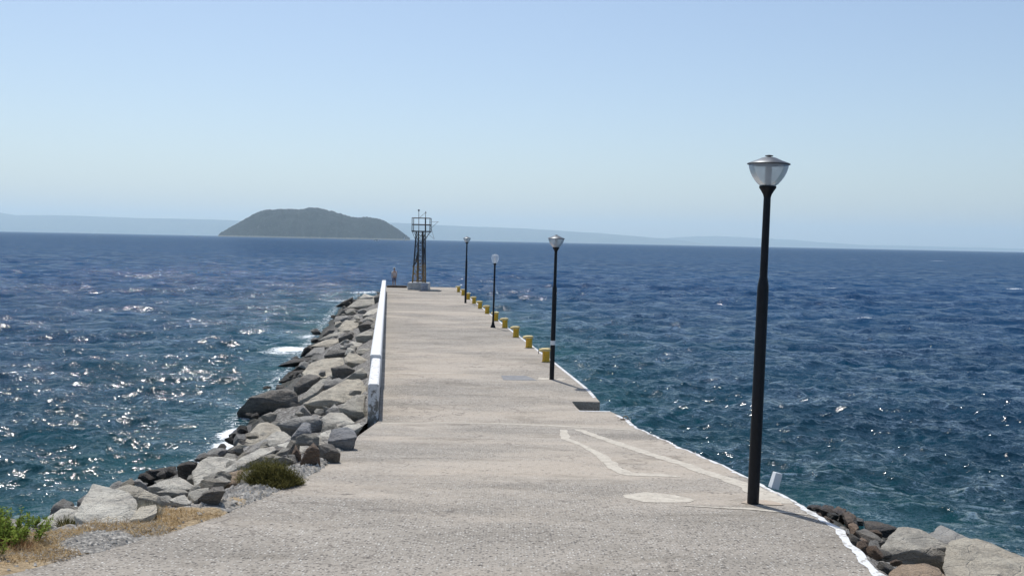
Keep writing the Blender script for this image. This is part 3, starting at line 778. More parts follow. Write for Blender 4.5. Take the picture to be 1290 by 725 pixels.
blades('dry_grass', P, M['straw'], None, 'straw coloured dry grass along the left side of the walkway', 'grass', 'stuff')

def clump(px, py, w, h, n, mat, name, label, cat, group=None, spread=.5, green=None, wid=.004, Y=None):
    c = hit(px, py) if Y is None else at(px, py, Y)
    root = empty(name, c); tag(root, label, cat, group)
    P = []
    for _ in range(n):
        r = math.sqrt(rs.random()); t = rs.uniform(0, 6.28); a = Vector((r*math.cos(t)*w/2, r*math.sin(t)*w/2*.8, -.03))
        hh = h*(1-.55*r*r)*rs.uniform(.55, 1.1)
        b = a + Vector((a.x*spread+rs.gauss(0, .12*h), a.y*spread+rs.gauss(0, .12*h), hh))
        P.append((a, b, wid*rs.uniform(.7, 1.5), rs.random()))
        if rs.random() < .5:
            m = a.lerp(b, rs.uniform(.4, .9)); P.append((m, m+Vector((rs.gauss(0, .12*h), rs.gauss(0, .12*h), rs.uniform(.02, .15)*h)), wid, rs.random()))
    blades('foliage', P, mat, root)
    return root
def bush(cpx, lumps, label):
    c = hit(*cpx); root = empty('scrub_bush', c); tag(root, label, 'bush'); P = []
    for px, py, w_, h_, n_ in lumps:
        q = hit(px, py)-c
        for _ in range(n_):
            r = math.sqrt(rs.random()); t_ = rs.uniform(0, 6.28); a = q+Vector((r*math.cos(t_)*w_/2, r*math.sin(t_)*w_/2, -.03))
            hh = h_*.8*(1-.6*r*r)*rs.uniform(.3, 1.25)
            b = a+Vector((math.cos(t_)*r*.08+rs.gauss(0, .22*h_), rs.gauss(0, .22*h_), hh))
            tone = min(1, max(0, rs.gauss(.45, .3)))
            P.append((a.lerp(b, rs.uniform(0, .5)), b, rs.uniform(.003, .006), tone))
            for _k in range(2):
                m = a.lerp(b, rs.uniform(.4, 1)); P.append((m, m+Vector((rs.gauss(0, .05), rs.gauss(0, .05), rs.uniform(-.01, .06))), .006, tone))
    blades('foliage', P, M['olive'], root)
bush((350, 609), [(330, 607, .30, .36, 900), (340, 605, .34, .42, 1200), (352, 608, .36, .34, 1200), (363, 609, .30, .17, 800), (343, 611, .40, .20, 700)], 'olive green twiggy bush beside the pebbles at the walkway edge')
bush((316, 607), [(316, 606, .26, .26, 700), (321, 602, .22, .40, 600)], 'smaller brownish bush against the left of the olive bush')
clump(183, 648, .32, .22, 500, M['paletuft'], 'dry_tuft', 'pale grey dry tuft on the furrowed block', 'plant', spread=.4)
clump(200, 640, .3, .20, 400, M['olive'], 'weed_tuft', 'brownish weed tuft under the mossy slab', 'plant', spread=.5)
clump(86, 660, .25, .20, 260, M['olive'], 'weed_tuft', 'small thin weed on the earth between the low wedge and the largest slab', 'plant', spread=.8)

def leafy(px, py, h, n_st, label, Y=None, lean=.25, dens=26, w=.3, lsz=.017):
    c = hit(px, py) if Y is None else at(px, py, Y)
    root = empty('green_shrub', c); tag(root, label, 'shrub', None)
    mb = MB(); P = []
    for _ in range(n_st):
        a = Vector((rs.gauss(0, w*.3), rs.gauss(0, w*.3), -.05)); b = a+Vector((rs.gauss(0, lean*h)+a.x*.6, rs.gauss(0, lean*h)+a.y*.4, h*rs.uniform(.5, 1.05)))
        mb.tube(a, b, .004, .002, 5)
        for _ in range(dens):
            t = rs.uniform(.2, 1.0)**.7; m = a.lerp(b, t); d = Vector((rs.gauss(0, 1), rs.gauss(0, 1), rs.gauss(.3, .8))).normalized()*rs.uniform(.02, .07)
            P.append((m+d*.3, m+d, lsz*rs.uniform(.5, 1.2), min(1, max(0, t*.8+rs.gauss(0, .25)))))
    mb.build('stem', M['brownstem'], root); blades('foliage', P, M['green'], root)
leafy(-6, 688, .40, 90, 'bright green leafy shrub at the lower left picture edge', w=.50, dens=70, lean=.08, lsz=.013)
leafy(14, 680, .16, 24, 'low green shrub right of the bright leafy shrub', w=.30, dens=50, lean=.08, lsz=.012)
leafy(47, 664, .20, 12, 'small green sprig growing beside the low pale wedge', w=.10, dens=40, lsz=.012, lean=.08)
clump(8, 692, .45, .17, 600, M['brownstem'], 'dry_shrub', 'rust brown dead stems under the green shrub', 'plant', spread=.4)

# ---------------------------------------------------------------- the wall
wl = empty('sea_wall', (XL(24), 24, ZD)); tag(wl, 'long white painted parapet wall along the left side of the pier', 'wall')
def wallseg(name, y0, y1, h, w, mat, off=0, n=1):
    mb = MB(); k = None; o0 = Vector((XL(24), 24, ZD))
    ysn = [y0+(y1-y0)*i/n for i in range(n+1)]
    prof = lambda y: [(XL(y)-.01+off, ZD+.003), (XL(y)-.01+off, ZD+h-.03), (XL(y)-.05+off, ZD+h), (XL(y)-w+.04, ZD+h), (XL(y)-w, ZD+h-.03), (XL(y)-w, .2)]
    for y in ysn:
        jz = .012*noise.noise(Vector((y*.8, 1, 1)))
        for x, z in prof(y): mb.v.append((x-o0.x, y-o0.y, z-o0.z+(jz if z > ZD+.1 else 0)))
    for i in range(n):
        for j in range(5): mb.f.append((i*6+j, i*6+j+1, (i+1)*6+j+1, (i+1)*6+j))
    mb.f.append(tuple(range(6))); mb.f.append(tuple(n*6+j for j in range(6))[::-1])
    return mb.build(name, mat, wl)
NE = G(478, 528).y
wallseg('worn_end_section', NE, 29.4, .87, .27, M['wallend'], 0, 12)
wallseg('wall_section', 29.403, 83, .965, .32, M['whitewash'], .01, 60)

# ---------------------------------------------------------------- lamps
def lamp(base_px, top_px, hgt, label, kind, band=False, Y=None):
    b = G(*base_px); t = at(top_px[0], top_px[1], b.y); L = (t-b).length; ax = (t-b).normalized()
    root = empty('street_lamp', b); tag(root, label, 'street lamp', 'street lamps along the pier')
    root.rotation_mode = 'QUATERNION'; root.rotation_quaternion = Vector((0, 0, 1)).rotation_difference(ax)
    s = L/4.6
    if kind == 'tulip':
        hb = L-.50
        MB().lathe([(.13, -.03), (.13, .03), (.085, .14), (.058, .30), (.055, .34)], 18).build('base_flare', M['black'], root, True)
        MB().lathe([(.052, .3), (.045, hb-.05)], 16).build('pole', M['black'], root, True)
        MB().lathe([(.05, hb-.08), (.085, hb), (.085, hb+.02)], 18).build('collar', M['black'], root, True)
        MB().lathe([(.085, hb+.02), (.14, hb+.08), (.18, hb+.18), (.20, hb+.30), (.19, hb+.39), (.13, hb+.45), (.02, hb+.48)], 24).build('lamp_bowl', M['clearbowl'], root, True)
        MB().lathe([(.03, hb+.02), (.03, hb+.32)], 12).build('lamp_tube', M['tube'], root, True)
        return
    hb = L-.40
    th = 2.97*s
    MB().lathe([(.076, -.08), (.076, 1.0), (.073, th-.12), (.070, th-.06), (.052, th+.04)], 20).build('lower_pole', M['black'], root, True)
    MB().lathe([(.0505, th+.03), (.046, hb-.14)], 18).build('upper_pole', M['black'], root, True)
    MB().lathe([(.046, hb-.14), (.056, hb-.10), (.088, hb-.045), (.108, hb-.018), (.108, hb+.008), (.09, hb+.012)], 22).build('collar', M['black'], root, True)
    prof = [(.095, hb+.01), (.13, hb+.035), (.165, hb+.075), (.200, hb+.125), (.228, hb+.18), (.248, hb+.24), (.256, hb+.285)]
    MB().lathe(prof, 32, cap=False).build('lamp_bowl', M['bowl'], root, True)
    MB().lathe([(.042, hb+.01), (.042, hb+.26)], 14).build('lamp_tube', M['tube'], root, True)
    MB().lathe([(.252, hb+.278), (.272, hb+.284), (.275, hb+.292), (.268, hb+.300), (.17, hb+.335), (.09, hb+.372), (.03, hb+.385)], 32).build('lid', M['lid'], root, True)
    MB().lathe([(.012, hb+.38), (.012, hb+.39), (.055, hb+.393), (.05, hb+.402), (.01, hb+.41)], 12).build('finial', M['dark'], root, True)
    if band:
        zb = (477-433.5)/181*4.6*s; MB().lathe([(.079, zb), (.079, zb+.14)], 20).build('white_band', M['palemetal'] if False else M['hull'], root, True)
lamp((948.5, 634), (969, 196), 4.6, 'nearest and largest black street lamp, on the ramp beside the white edge', 'lid')
lamp((695, 477.5), (701, 296), 4.6, 'black street lamp with a white band on its pole, beside the cover plate', 'lid', band=True)
lamp((621, 412.3), (623.8, 319.5), 3.8, 'shorter black street lamp with a flared foot and open milky bowl', 'tulip')
lamp((586.3, 381.5), (588.4, 298), 4.6, 'farthest thin black street lamp, closest to the tower', 'lid')

# ---------------------------------------------------------------- bollards
BP = [((687.8, 455.2), 'nearest yellow mooring bollard, left of the banded street lamp'), ((666.3, 437.5), 'second yellow mooring bollard from the banded street lamp'),
      ((650, 424.3), 'third yellow mooring bollard from the banded street lamp'), ((636, 412.6), 'yellow mooring bollard just right of the short street lamp foot'),
      ((624.6, 403.8), 'yellow mooring bollard half hidden behind the short street lamp pole'), ((613.7, 394.7), 'first yellow mooring bollard left of the short street lamp'),
      ((604.7, 388.4), 'second yellow mooring bollard left of the short street lamp'), ((597.2, 382.2), 'third yellow mooring bollard left of the short street lamp'),
      ((589.8, 376.9), 'yellow mooring bollard just right of the farthest street lamp'), ((583.5, 371.8), 'yellow mooring bollard just left of the farthest street lamp'),
      ((577.7, 367.6), 'farthest yellow mooring bollard at the pier head')]
bol = None
for i, (q, lab) in enumerate(BP):
    p = G(*q)
    if bol is None:
        bol = empty('mooring_bollard', p)
        MB().lathe([(.15, -.01), (.145, .02), (.135, .10), (.135, .36), (.15, .40)], 22).build('post', M['yellow'], bol, True)
        mb = MB()
        # head with a lip overhanging the deck side
        n = 24; prof = [(0.155, .39), (.175, .41), (.18, .45), (.165, .485), (.10, .50)]
        for r_, z_ in prof:
            for j in range(n):
                a = 2*math.pi*j/n; x = r_*math.cos(a); 
                if x < 0: x *= 1.55
                mb.v.append((x, r_*math.sin(a), z_ + (-.02 if x < -.15 else 0)))
        for a_ in range(len(prof)-1):
            for j in range(n):
                j2 = (j+1) % n; mb.f.append((a_*n+j, a_*n+j2, (a_+1)*n+j2, (a_+1)*n+j))
        mb.f.append(tuple(range(n))[::-1]); mb.f.append(tuple((len(prof)-1)*n+j for j in range(n)))
        mb.build('head', M['yellowtop'], bol, True)
        b = bol
    else:
        b = bol.copy(); C.objects.link(b); b.location = p
        for ch in list(bol.children):
            c = ch.copy(); C.objects.link(c); c.parent = b
    b.rotation_euler = (0, 0, R(6+rs.uniform(-6, 6)))
    tag(b, lab, 'bollard', 'yellow mooring bollards along the quay edge')

# ---------------------------------------------------------------- beacon tower
TB = G(526.5, 365.0); TY = TB.y+.95; sc = TB.y/FX
tw = empty('beacon_tower', (at(526.5, 365, TB.y).x, TY, ZD)); tag(tw, 'rusty lattice beacon tower with a railed platform on a concrete block', 'tower')
mb = MB().box((0, 0, .31), (1.85, 1.75, .62)); mb.build('plinth', M['concrete'], tw, bevel=.03)
def tp(px, py, dy=0.0):            # pixel to tower local point
    p = at(px, py, TY+dy); return Vector((p.x-tw.location.x, dy, p.z-ZD))
zp = tp(530, 291.8).z              # platform height
leg_b = [tp(519.6, 356, -.55), tp(535.8, 356, -.45), tp(525.5, 356, .5), tp(533.5, 356, .6)]
leg_t = [tp(524.4, 292, -.30), tp(535.6, 292, -.28), tp(527.2, 292, .30), tp(533.0, 292, .33)]
for p in leg_b: p.z = .60
for p in leg_t: p.z = zp
for a, b in zip(leg_b, leg_t):
    m = a.lerp(b, .36)
    lg = MB().tube(a, b, .062, .055, 8).build('leg', M['dark'], tw)
    MB().tube(a, m, .068, .064, 8).build('ochre_foot', M['rustyel'], lg)
for (i, j) in ((0, 1), (1, 3), (3, 2), (2, 0)):
    for k in range(7):
        t0 = .04+k*.135; t1 = t0+.135
        A0, A1 = leg_b[i].lerp(leg_t[i], t0), leg_b[j].lerp(leg_t[j], t0)
        A2, A3 = leg_b[i].lerp(leg_t[i], t1), leg_b[j].lerp(leg_t[j], t1)
        mm = M['rustyel'] if k < 3 else M['dark']
        MB().tube(A0, A1, .026, n=6).build('cross_bar', mm, tw)
        MB().tube(A0 if k % 2 else A1, A3 if k % 2 else A2, .026, n=6).build('brace', mm, tw)
# ladder
la, lb = tp(529.6, 356, -.2), tp(529.6, 292, -.15); la.z = .62; lb.z = zp
d = Vector((.16, 0, 0))
mb = MB().tube(la-d, lb-d, .035, n=6).tube(la+d, lb+d, .035, n=6)
for k in range(20):
    c = la.lerp(lb, (k+.5)/20); mb.tube(c-d, c+d, .018, n=6)
mb.build('ladder', M['rust'], tw)
mb = MB(); pa, pb = tp(519.8, 336, -.6), tp(524.0, 330, -.5); mb.tube(pa, pb, .06, n=8); mb.tube(pb, tp(526, 318, -.4), .05, n=8); mb.tube(tp(533, 333, -.4), tp(534.5, 312, -.35), .045, n=8)
mb.build('cable_run', M['dark'], tw)
xl, xr = tp(519.4, 291.5).x, tp(542.8, 291.5).x; yd = .72
MB().box(((xl+xr)/2, 0, zp+.03), (xr-xl, 2*yd, .10)).build('platform', M['dark'], tw)
for x in (xl+.04, xr-.04):
    for y_ in (-yd+.04, yd-.04):
        MB().tube((x, y_, zp+.06), (x, y_, zp+1.22), .032, n=6).build('rail_post', M['dark'], tw)
for zz, mm, rr in ((.62, M['dark'], .042), (1.20, M['rust'], .028)):
    mb = MB(); c = [(xl+.04, -yd+.04), (xr-.04, -yd+.04), (xr-.04, yd-.04), (xl+.04, yd-.04)]
    for k in range(4): mb.tube((*c[k], zp+zz), (*c[(k+1) % 4], zp+zz), rr, n=6)
    mb.build('rail', mm, tw)
for (a, x) in ((leg_t[0], xl), (leg_t[2], xl), (leg_t[1], xr), (leg_t[3], xr)):
    s0 = a.lerp(leg_b[leg_t.index(a)], .17)
    MB().tube(s0, (x+(.05 if x < 0 else -.05), a.y*2, zp), .022, n=6).build('platform_strut', M['dark'], tw)
m1 = tp(527.6, 291, -.2); m2 = tp(527.6, 265, -.2); m1.z = zp
MB().tube(m1, m2, .028, .022, 8).build('mast', M['dark'], tw)
mb = MB().lathe([(.02, -.08), (.075, -.04), (.085, .02), (.06, .08), (.01, .10)], 12, tuple(m2)); mb.build('beacon_light', M['dark'], tw, True)
m3 = tp(536.0, 291, .1); m3.z = zp; m4 = tp(536.0, 274, .1)
MB().tube(m3, m4, .06, .055, 8).build('lantern_post', M['dark'], tw)
MB().tube(m4, tp(536.4, 266, .1), .025, .02, 8).tube(tp(536.4, 268.5, .1), tp(536.4, 266, .1), .06, .01, 8).build('pennant_mast', M['rust'], tw)
MB().tube(tp(528.5, 274, 0), tp(536.6, 267.2, .1), .015, n=6).build('stay', M['rust'], tw)
mb = MB().tube(tp(543, 279.4, 0), tp(552.8, 279.2, 0), .012, n=6).tube(tp(542, 288.5, 0), tp(551.5, 279.4, 0), .014, n=6).tube(tp(542.2, 284, 0), tp(547.2, 301.2, 0), .012, n=6).tube(tp(537, 293, 0), tp(546.5, 300.5, 0), .012, n=6)
mb.build('antenna', M['rust'], tw)
# drum, end kerb, flat slab, stub, ring
p = G(534.6, 366.2)
dr = empty('steel_drum', p); tag(dr, 'pale blue grey drum standing in front of the beacon tower base', 'drum')
MB().lathe([(.27, 0), (.29, .02), (.29, .19), (.302, .205), (.29, .22), (.29, .39), (.302, .405), (.29, .42), (.29, .60), (.28, .62)], 22).build('shell', M['bluegrey'], dr, True)
MB().lathe([(.265, .621), (.265, .628), (.05, .63)], 22).build('drum_lid', M['bluegrey'], dr, True)
a, b = onz(487.5, 361.9, ZD), onz(512.5, 362.3, ZD); mid = (a+b)/2
k_ = MB().box((0, 0, .09), ((b-a).length, .35, .22)).build('end_kerb', M['rust'], None, bevel=.02); k_.location = mid; tag(k_, 'low kerb beam with painted-in dark shade across the pier head left of the tower', 'kerb')  # shade of the kerb's front is put into its dark colour
a, b = G(540.5, 366.2), G(556, 366.6)
s_ = MB().box((0, 0, .05), (1.05, 1.1, .10)).build('concrete_slab', M['cement'], None, bevel=.015); s_.location = (a+b)/2; tag(s_, 'thin pale concrete slab lying right of the tower base', 'slab')
p = G(969.5, 613); p.x += .06
s_ = MB(); s_.box((0, 0, .10), (.13, .10, .24), 0, .88); s_ = s_.build('edge_marker', M['hull'], None, bevel=.008); s_.location = p; s_.rotation_euler = (0, R(16), .3)
tag(s_, 'small white leaning stub post on the painted edge behind the nearest lamp', 'post')
p = G(788, 528.5)
rg = empty('mooring_ring', p); rg.scale = (.55, .55, .55); tag(rg, 'small rusty mooring ring on the walkway edge beyond the step notch', 'mooring ring')
mb = MB(); n = 18
for k in range(n):
    t0, t1 = 2*math.pi*k/n, 2*math.pi*(k+1)/n
    mb.tube((.11*math.cos(t0), .03*math.sin(t0), .09+.09*math.sin(t0)), (.11*math.cos(t1), .03*math.sin(t1), .09+.09*math.sin(t1)), .018, n=6)
mb.build('ring', M['paletuft'] if False else M['rustyel'], rg, True)
MB().box((-.12, 0, .02), (.22, .14, .05)).build('ring_plate', M['rust'], rg, bevel=.006)
p = G(678.5, 445.5)
hk = empty('mooring_hook', p); tag(hk, 'tiny dark iron hook beside the nearest bollard', 'hook')
MB().tube((0, 0, 0), (0, 0, .16), .015, n=6).tube((0, 0, .16), (.10, 0, .18), .014, n=6).build('bar', M['dark'], hk)

# ---------------------------------------------------------------- the person at the pier head
def skin_mesh(name, joints, edges, mat, parent, sub=1):
    me = bpy.data.meshes.new(name); me.from_pydata([j[0] for j in joints], edges, [])
    o = bpy.data.objects.new(name, me); C.objects.link(o)
    m = o.modifiers.new('s', 'SKIN'); m.use_smooth_shade = True
    for i, j in enumerate(joints): me.skin_vertices[0].data[i].radius = (j[1], j[2] if len(j) > 2 else j[1])
    me.skin_vertices[0].data[0].use_root = True
    s = o.modifiers.new('u', 'SUBSURF'); s.levels = s.render_levels = sub
    bpy.context.view_layer.update()
    dg = bpy.context.evaluated_depsgraph_get(); nm = bpy.data.meshes.new_from_object(o.evaluated_get(dg))
    bpy.data.objects.remove(o); bpy.data.meshes.remove(me)
    nm.name = name; nm.materials.clear()
    return link(name, nm, mat, parent, True)
pp = onz(496.5, 361.6, ZD)
pr = empty('person', pp); tag(pr, 'person in a pale top and dark shorts standing alone at the pier head', 'person'); pr.rotation_euler = (0, 0, R(25))
J = [((0, 0, .95), .15, .10), ((0, 0, 1.15), .13, .09), ((0, .0, 1.38), .16, .10), ((0, 0, 1.50), .055, .055), ((0, .01, 1.56), .055, .055), ((0, .02, 1.66), .095, .105), ((0, .01, 1.74), .07, .08),
     ((.19, 0, 1.40), .055), ((.23, .0, 1.14), .042), ((.22, .05, .90), .028), ((.22, .06, .82), .035),
     ((-.19, 0, 1.40), .055), ((-.23, .0, 1.14), .042), ((-.22, .05, .90), .028), ((-.22, .06, .82), .035),
     ((.09, 0, .86), .09), ((.10, .01, .48), .06), ((.10, -.02, .10), .042), ((.10, .10, .03), .035),
     ((-.09, 0, .86), .09), ((-.11, .02, .48), .06), ((-.12, 0, .10), .042), ((-.12, .12, .03), .035)]
Ed = [(0,1),(1,2),(2,3),(3,4),(4,5),(5,6),(2,7),(7,8),(8,9),(9,10),(2,11),(11,12),(12,13),(13,14),(0,15),(15,16),(16,17),(17,18),(0,19),(19,20),(20,21),(21,22)]
skin_mesh('body', J, Ed, M['skin'], pr, 2)
skin_mesh('shirt', [((0, 0, .98), .185, .13), ((0, 0, 1.18), .16, .115), ((0, 0, 1.38), .185, .125), ((0, 0, 1.47), .09, .08), ((.20, 0, 1.40), .075), ((.235, 0, 1.22), .062), ((-.20, 0, 1.40), .075), ((-.235, 0, 1.22), .062)],
          [(0,1),(1,2),(2,3),(2,4),(4,5),(2,6),(6,7)], M['shirt'], pr, 1)
skin_mesh('shorts', [((0, 0, .98), .175, .125), ((.095, 0, .84), .115), ((.105, .01, .52), .09), ((-.095, 0, .84), .115), ((-.115, .015, .52), .09)], [(0,1),(1,2),(0,3),(3,4)], M['shorts'], pr, 1)
skin_mesh('hair', [((0, -.02, 1.62), .09, .09), ((0, -.01, 1.70), .105, .115)], [(0, 1)], M['hair'], pr, 1)
MB().lathe([(.125, 1.735), (.12, 1.77), (.08, 1.81), (.01, 1.825)], 16).build('cap', M['cap'], pr, True)

# ---------------------------------------------------------------- sea
def build_sea():
    qs = [.19]
    while qs[-1] < 430: qs.append(qs[-1]+(.2 if qs[-1] < 6 else .27 if qs[-1] < 75 else .55))
    while qs[-1] < 2500: qs.append(qs[-1]*1.12)
    d = H*FX/np.array(qs)[::-1]
    ang = list(np.linspace(-33, 33, 860)); step = (ang[1]-ang[0])
    ext = []
    a = 33.0; st = step
    while a < 180: st *= 1.25; a += min(st, 12); ext.append(min(a, 180))
    ext[-1] = 180
    angs = np.array([-e for e in ext[::-1]] + ang + ext[:-1]) * math.pi/180
    nr_, nc = len(d), len(angs)
    DD, AA = np.meshgrid(d, angs, indexing='ij')
    # rays evenly spaced on the picture: distance measured along y inside the fan
    X = DD*np.sin(AA); Y = DD*np.cos(AA)
    drow = np.gradient(d)[:, None]*np.ones((1, nc))
    Zs = np.zeros_like(X); DX = np.zeros_like(X); DY = np.zeros_like(X)
    rg_ = np.random.RandomState(11)
    lam = np.exp(np.linspace(math.log(.45), math.log(24), 96)); off = np.clip(np.log(np.maximum(DD, 1)/45)/math.log(5), 0, 1); rg_.shuffle(lam)
    main = math.radians(-75)      # travelling towards the camera and slightly right
    shl = np.zeros_like(X)
    for L_ in lam:
        k = 2*math.pi/L_
        th = main + rg_.normal(0, .55 if L_ > 3 else .85)
        kx, ky = k*math.cos(th), k*math.sin(th)
        amp = .0085*L_**.62*math.exp(-(L_/9)**2)
        wgt = np.clip((L_/np.maximum(drow, .02)-2.0)/2.5, 0, 1)
        amp = amp*(1+.8*off) + off*.0036*L_**.9*math.exp(-(L_/15)**2)*(L_ > 2.5)
        ph = kx*X+ky*Y+rg_.uniform(0, 6.28)
        grp = .6+.8*(.5+.5*np.sin(kx*.13*X+ky*.09*Y+rg_.uniform(0, 6.28)))
        Zs += amp*wgt*grp*np.cos(ph); DX -= .8*amp*wgt*grp*np.sin(ph)*math.cos(th); DY -= .8*amp*wgt*grp*np.sin(ph)*math.sin(th)
    # distance to the shorelines
    def dist(poly):
        out = np.full(X.shape, 1e9)
        for a, b in zip(poly, poly[1:]):
            ax, ay, bx, by = a.x, a.y, b.x, b.y; L2 = (bx-ax)**2+(by-ay)**2
            t = np.clip(((X-ax)*(bx-ax)+(Y-ay)*(by-ay))/L2, 0, 1)
            out = np.minimum(out, np.hypot(X-ax-t*(bx-ax), Y-ay-t*(by-ay)))
        return out
    dl = dist(Bp); dr2 = dist([onz(*q) for q in B2]+[Vector((XR(y), y, 0)) for y in (14, 20, 30, 45, 60, 75, 93)])
    dq = dist([onz(*q) for q in B2])
    near = np.clip(np.minimum(dl, dr2)/2.5, .25, 1)
    near = near*(1-.12*off)
    Zs *= near; DX *= near; DY *= near
    V = np.stack([X+DX, Y+DY, Zs], -1).reshape(-1, 3)
    shallow = np.clip(.85*np.exp(-dl/9.0)*(Y > 10) + .60*np.exp(-np.maximum(dr2-2, 0)/7.0)*np.exp(-((Y-62)/26)**2) + .45*np.exp(-dr2/3.5), 0, 1)
    foam = .38*np.exp(-(dl/.6)**2)+.12*np.exp(-(dl/2.6)**2)*(Y > 22)
    foam += .12*np.exp(-(dq/.7)**2)
    def spot(px, py, rx, ry, s):
        nonlocal foam
        p = onz(px, py); foam = np.maximum(foam, s*np.exp(-((X-p.x)/rx)**2-((Y-p.y)/ry)**2))
    for px, py, rx, ry, s in ((1046, 363, 2.0, 1.2, .75), (1077, 376.5, 1.5, .9, .8), (1055, 376.5, 1.3, .7, .7), (1086, 399.5, 1.1, .5, .85), (1072, 400.5, .9, .4, .6),
            (1021, 320.5, 4, 10, .7), (1077, 326.5, 5, 8, .75), (1180, 328.5, 6, 10, .8), (1281, 364, 2.2, 1.4, .75), (14, 431.5, .5, .4, .6), (369, 440, 1.7, 1.5, .95),
            (352, 444, 1.6, 1.0, .7), (388, 424, .9, 2.0, .7), (300, 546, .6, 1.3, 1.2), (288, 560, .5, .9, 1.2), (320, 526, .7, .5, 1.0), (297, 575, .5, .6, 1.3), (346, 520, 1.2, .8, .62), (425, 378, 2.5, 3, .6), (458, 369, 2.5, 3, .65), (478, 367, 2.5, 3, .6),
            (1255, 690, .8, .4, .45), (480, 302.3, 18, 40, .6), (375, 460, 1.4, 1.2, .5), (395, 405, 1.6, 3, .5), (320, 500, 1.2, .8, .4)): spot(px, py, rx, ry, s)
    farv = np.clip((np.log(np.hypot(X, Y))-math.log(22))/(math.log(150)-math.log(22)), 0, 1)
    me = bpy.data.meshes.new('sea')
    idx = np.arange(nr_*nc).reshape(nr_, nc); nxt = np.roll(idx, -1, axis=1)
    F = np.stack([idx[:-1], nxt[:-1], nxt[1:], idx[1:]], -1).reshape(-1, 4)
    me.vertices.add(len(V)); me.vertices.foreach_set('co', V.ravel().astype(np.float32))
    me.loops.add(F.size); me.loops.foreach_set('vertex_index', F.ravel().astype(np.int32))
    me.polygons.add(len(F)); me.polygons.foreach_set('loop_start', np.arange(0, F.size, 4, dtype=np.int32))
    me.polygons.foreach_set('use_smooth', np.ones(len(F), dtype=bool))
    me.update(calc_edges=True); me.validate()
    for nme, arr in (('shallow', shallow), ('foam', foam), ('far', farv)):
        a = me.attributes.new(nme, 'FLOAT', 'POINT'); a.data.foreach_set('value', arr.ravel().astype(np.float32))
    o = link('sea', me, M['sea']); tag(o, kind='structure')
    if me.polygons[1000].normal.z < 0: me.flip_normals()
build_sea()

# ---------------------------------------------------------------- island and far coasts
def interp_prof(pts): 
    xs = [p[0] for p in pts]; ys = [p[1] for p in pts]
    return lambda x: float(np.interp(x, xs, ys))
IS = Z(250, 240, 4.607, [(112,258),(125,253),(180,215),(250,175),(320,135),(380,112),(450,108),(520,105),(580,110),(640,98),(690,98),(750,112),(820,132),(880,150),(920,156),(980,152),(1040,160),(1090,180),(1130,205),(1180,240),(1228,276)])
fI = interp_prof(IS); YI = 6000.0
rows = []; n = 260
for i in range(n+1):
    px = IS[0][0]+(IS[-1][0]-IS[0][0])*i/n; py = fI(px); crest = at(px, py, YI+260); sea_ = H*0
    hgt = max(0, crest.z); row = []
    for j in range(41):
        v = j/40*2-1                         # -1 near shore .. 1 far shore
        e = math.sin(math.pi*min(1, max(0, i/n)))**.45
        yy_ = YI+260+v*420*e*(1+.12*noise.noise(Vector((i*.09, v, 4))))
        prof = max(0, 1-abs(v)**1.45)
        z = hgt*prof
        x = crest.x*(yy_/(YI+260)) if v < 0 else crest.x
        z += prof*(16*noise.fractal(Vector((x*.012, yy_*.012, 1)), .9, 2, 4)*min(1, abs(v)*3)) + (6.0*noise.noise(Vector((x*.09, yy_*.09, 7))) + 2*noise.noise(Vector((x*.25, yy_*.25, 7))))*(1 if hgt > 8 else 0)*min(1, prof*6)
        row.append(Vector((x, yy_, z-1.0 if abs(v) < .99 else -2)))
    rows.append(row)
isl = grid_mesh('island', rows, mat_hill('island scrub', (.006, .018, .021), (.030, .047, .042), (.20, .20, .17), .016)); tag(isl, kind='structure')
def coast(name, prof, Y, a, b):
    f = interp_prof(prof); rows = []; n = 220
    for i in range(n+1):
        px = prof[0][0]+(prof[-1][0]-prof[0][0])*i/n; c = at(px, f(px), Y); hz_ = max(1, c.z+ (0 if i in (0, n) else 14*noise.fractal(Vector((i*.11, 2, Y)), .8, 2, 4)))
        row = []
        for j in range(13):
            t = j/12; s = math.sin(math.pi*t)
            yy_ = Y-1500+3000*t
            z = hz_*s**.8*(1+.18*noise.noise(Vector((i*.1, t*4, Y))) * (1-s)) - 1.5
            row.append(Vector((c.x*yy_/Y if t < .5 else c.x, yy_, z)))
        rows.append(row)
    o = grid_mesh(name, rows, mat_hill(name+' ground', a, b, (.16, .15, .11), .0012, False)); tag(o, kind='structure')
coast('coast_hills', [(-500, 268), (-200, 264), (-60, 264), (0, 267.5), (20, 271), (60, 270.5), (120, 272.5), (180, 274.5), (240, 275.5), (290, 277.5), (340, 280), (400, 281), (470, 280), (500, 280.5), (550, 283), (600, 285.5), (650, 287), (700, 290), (760, 294), (800, 297), (840, 300.5), (870, 304), (900, 308.5)], 28000, (.030, .042, .022), (.075, .080, .045))
coast('far_coast_hills', [(780, 305), (820, 301), (850, 299), (880, 297.5), (905, 297), (950, 299.5), (1000, 302), (1050, 306), (1090, 308.5), (1130, 309), (1200, 311), (1290, 313), (1500, 318)], 33000, (.030, .042, .022), (.075, .080, .045))
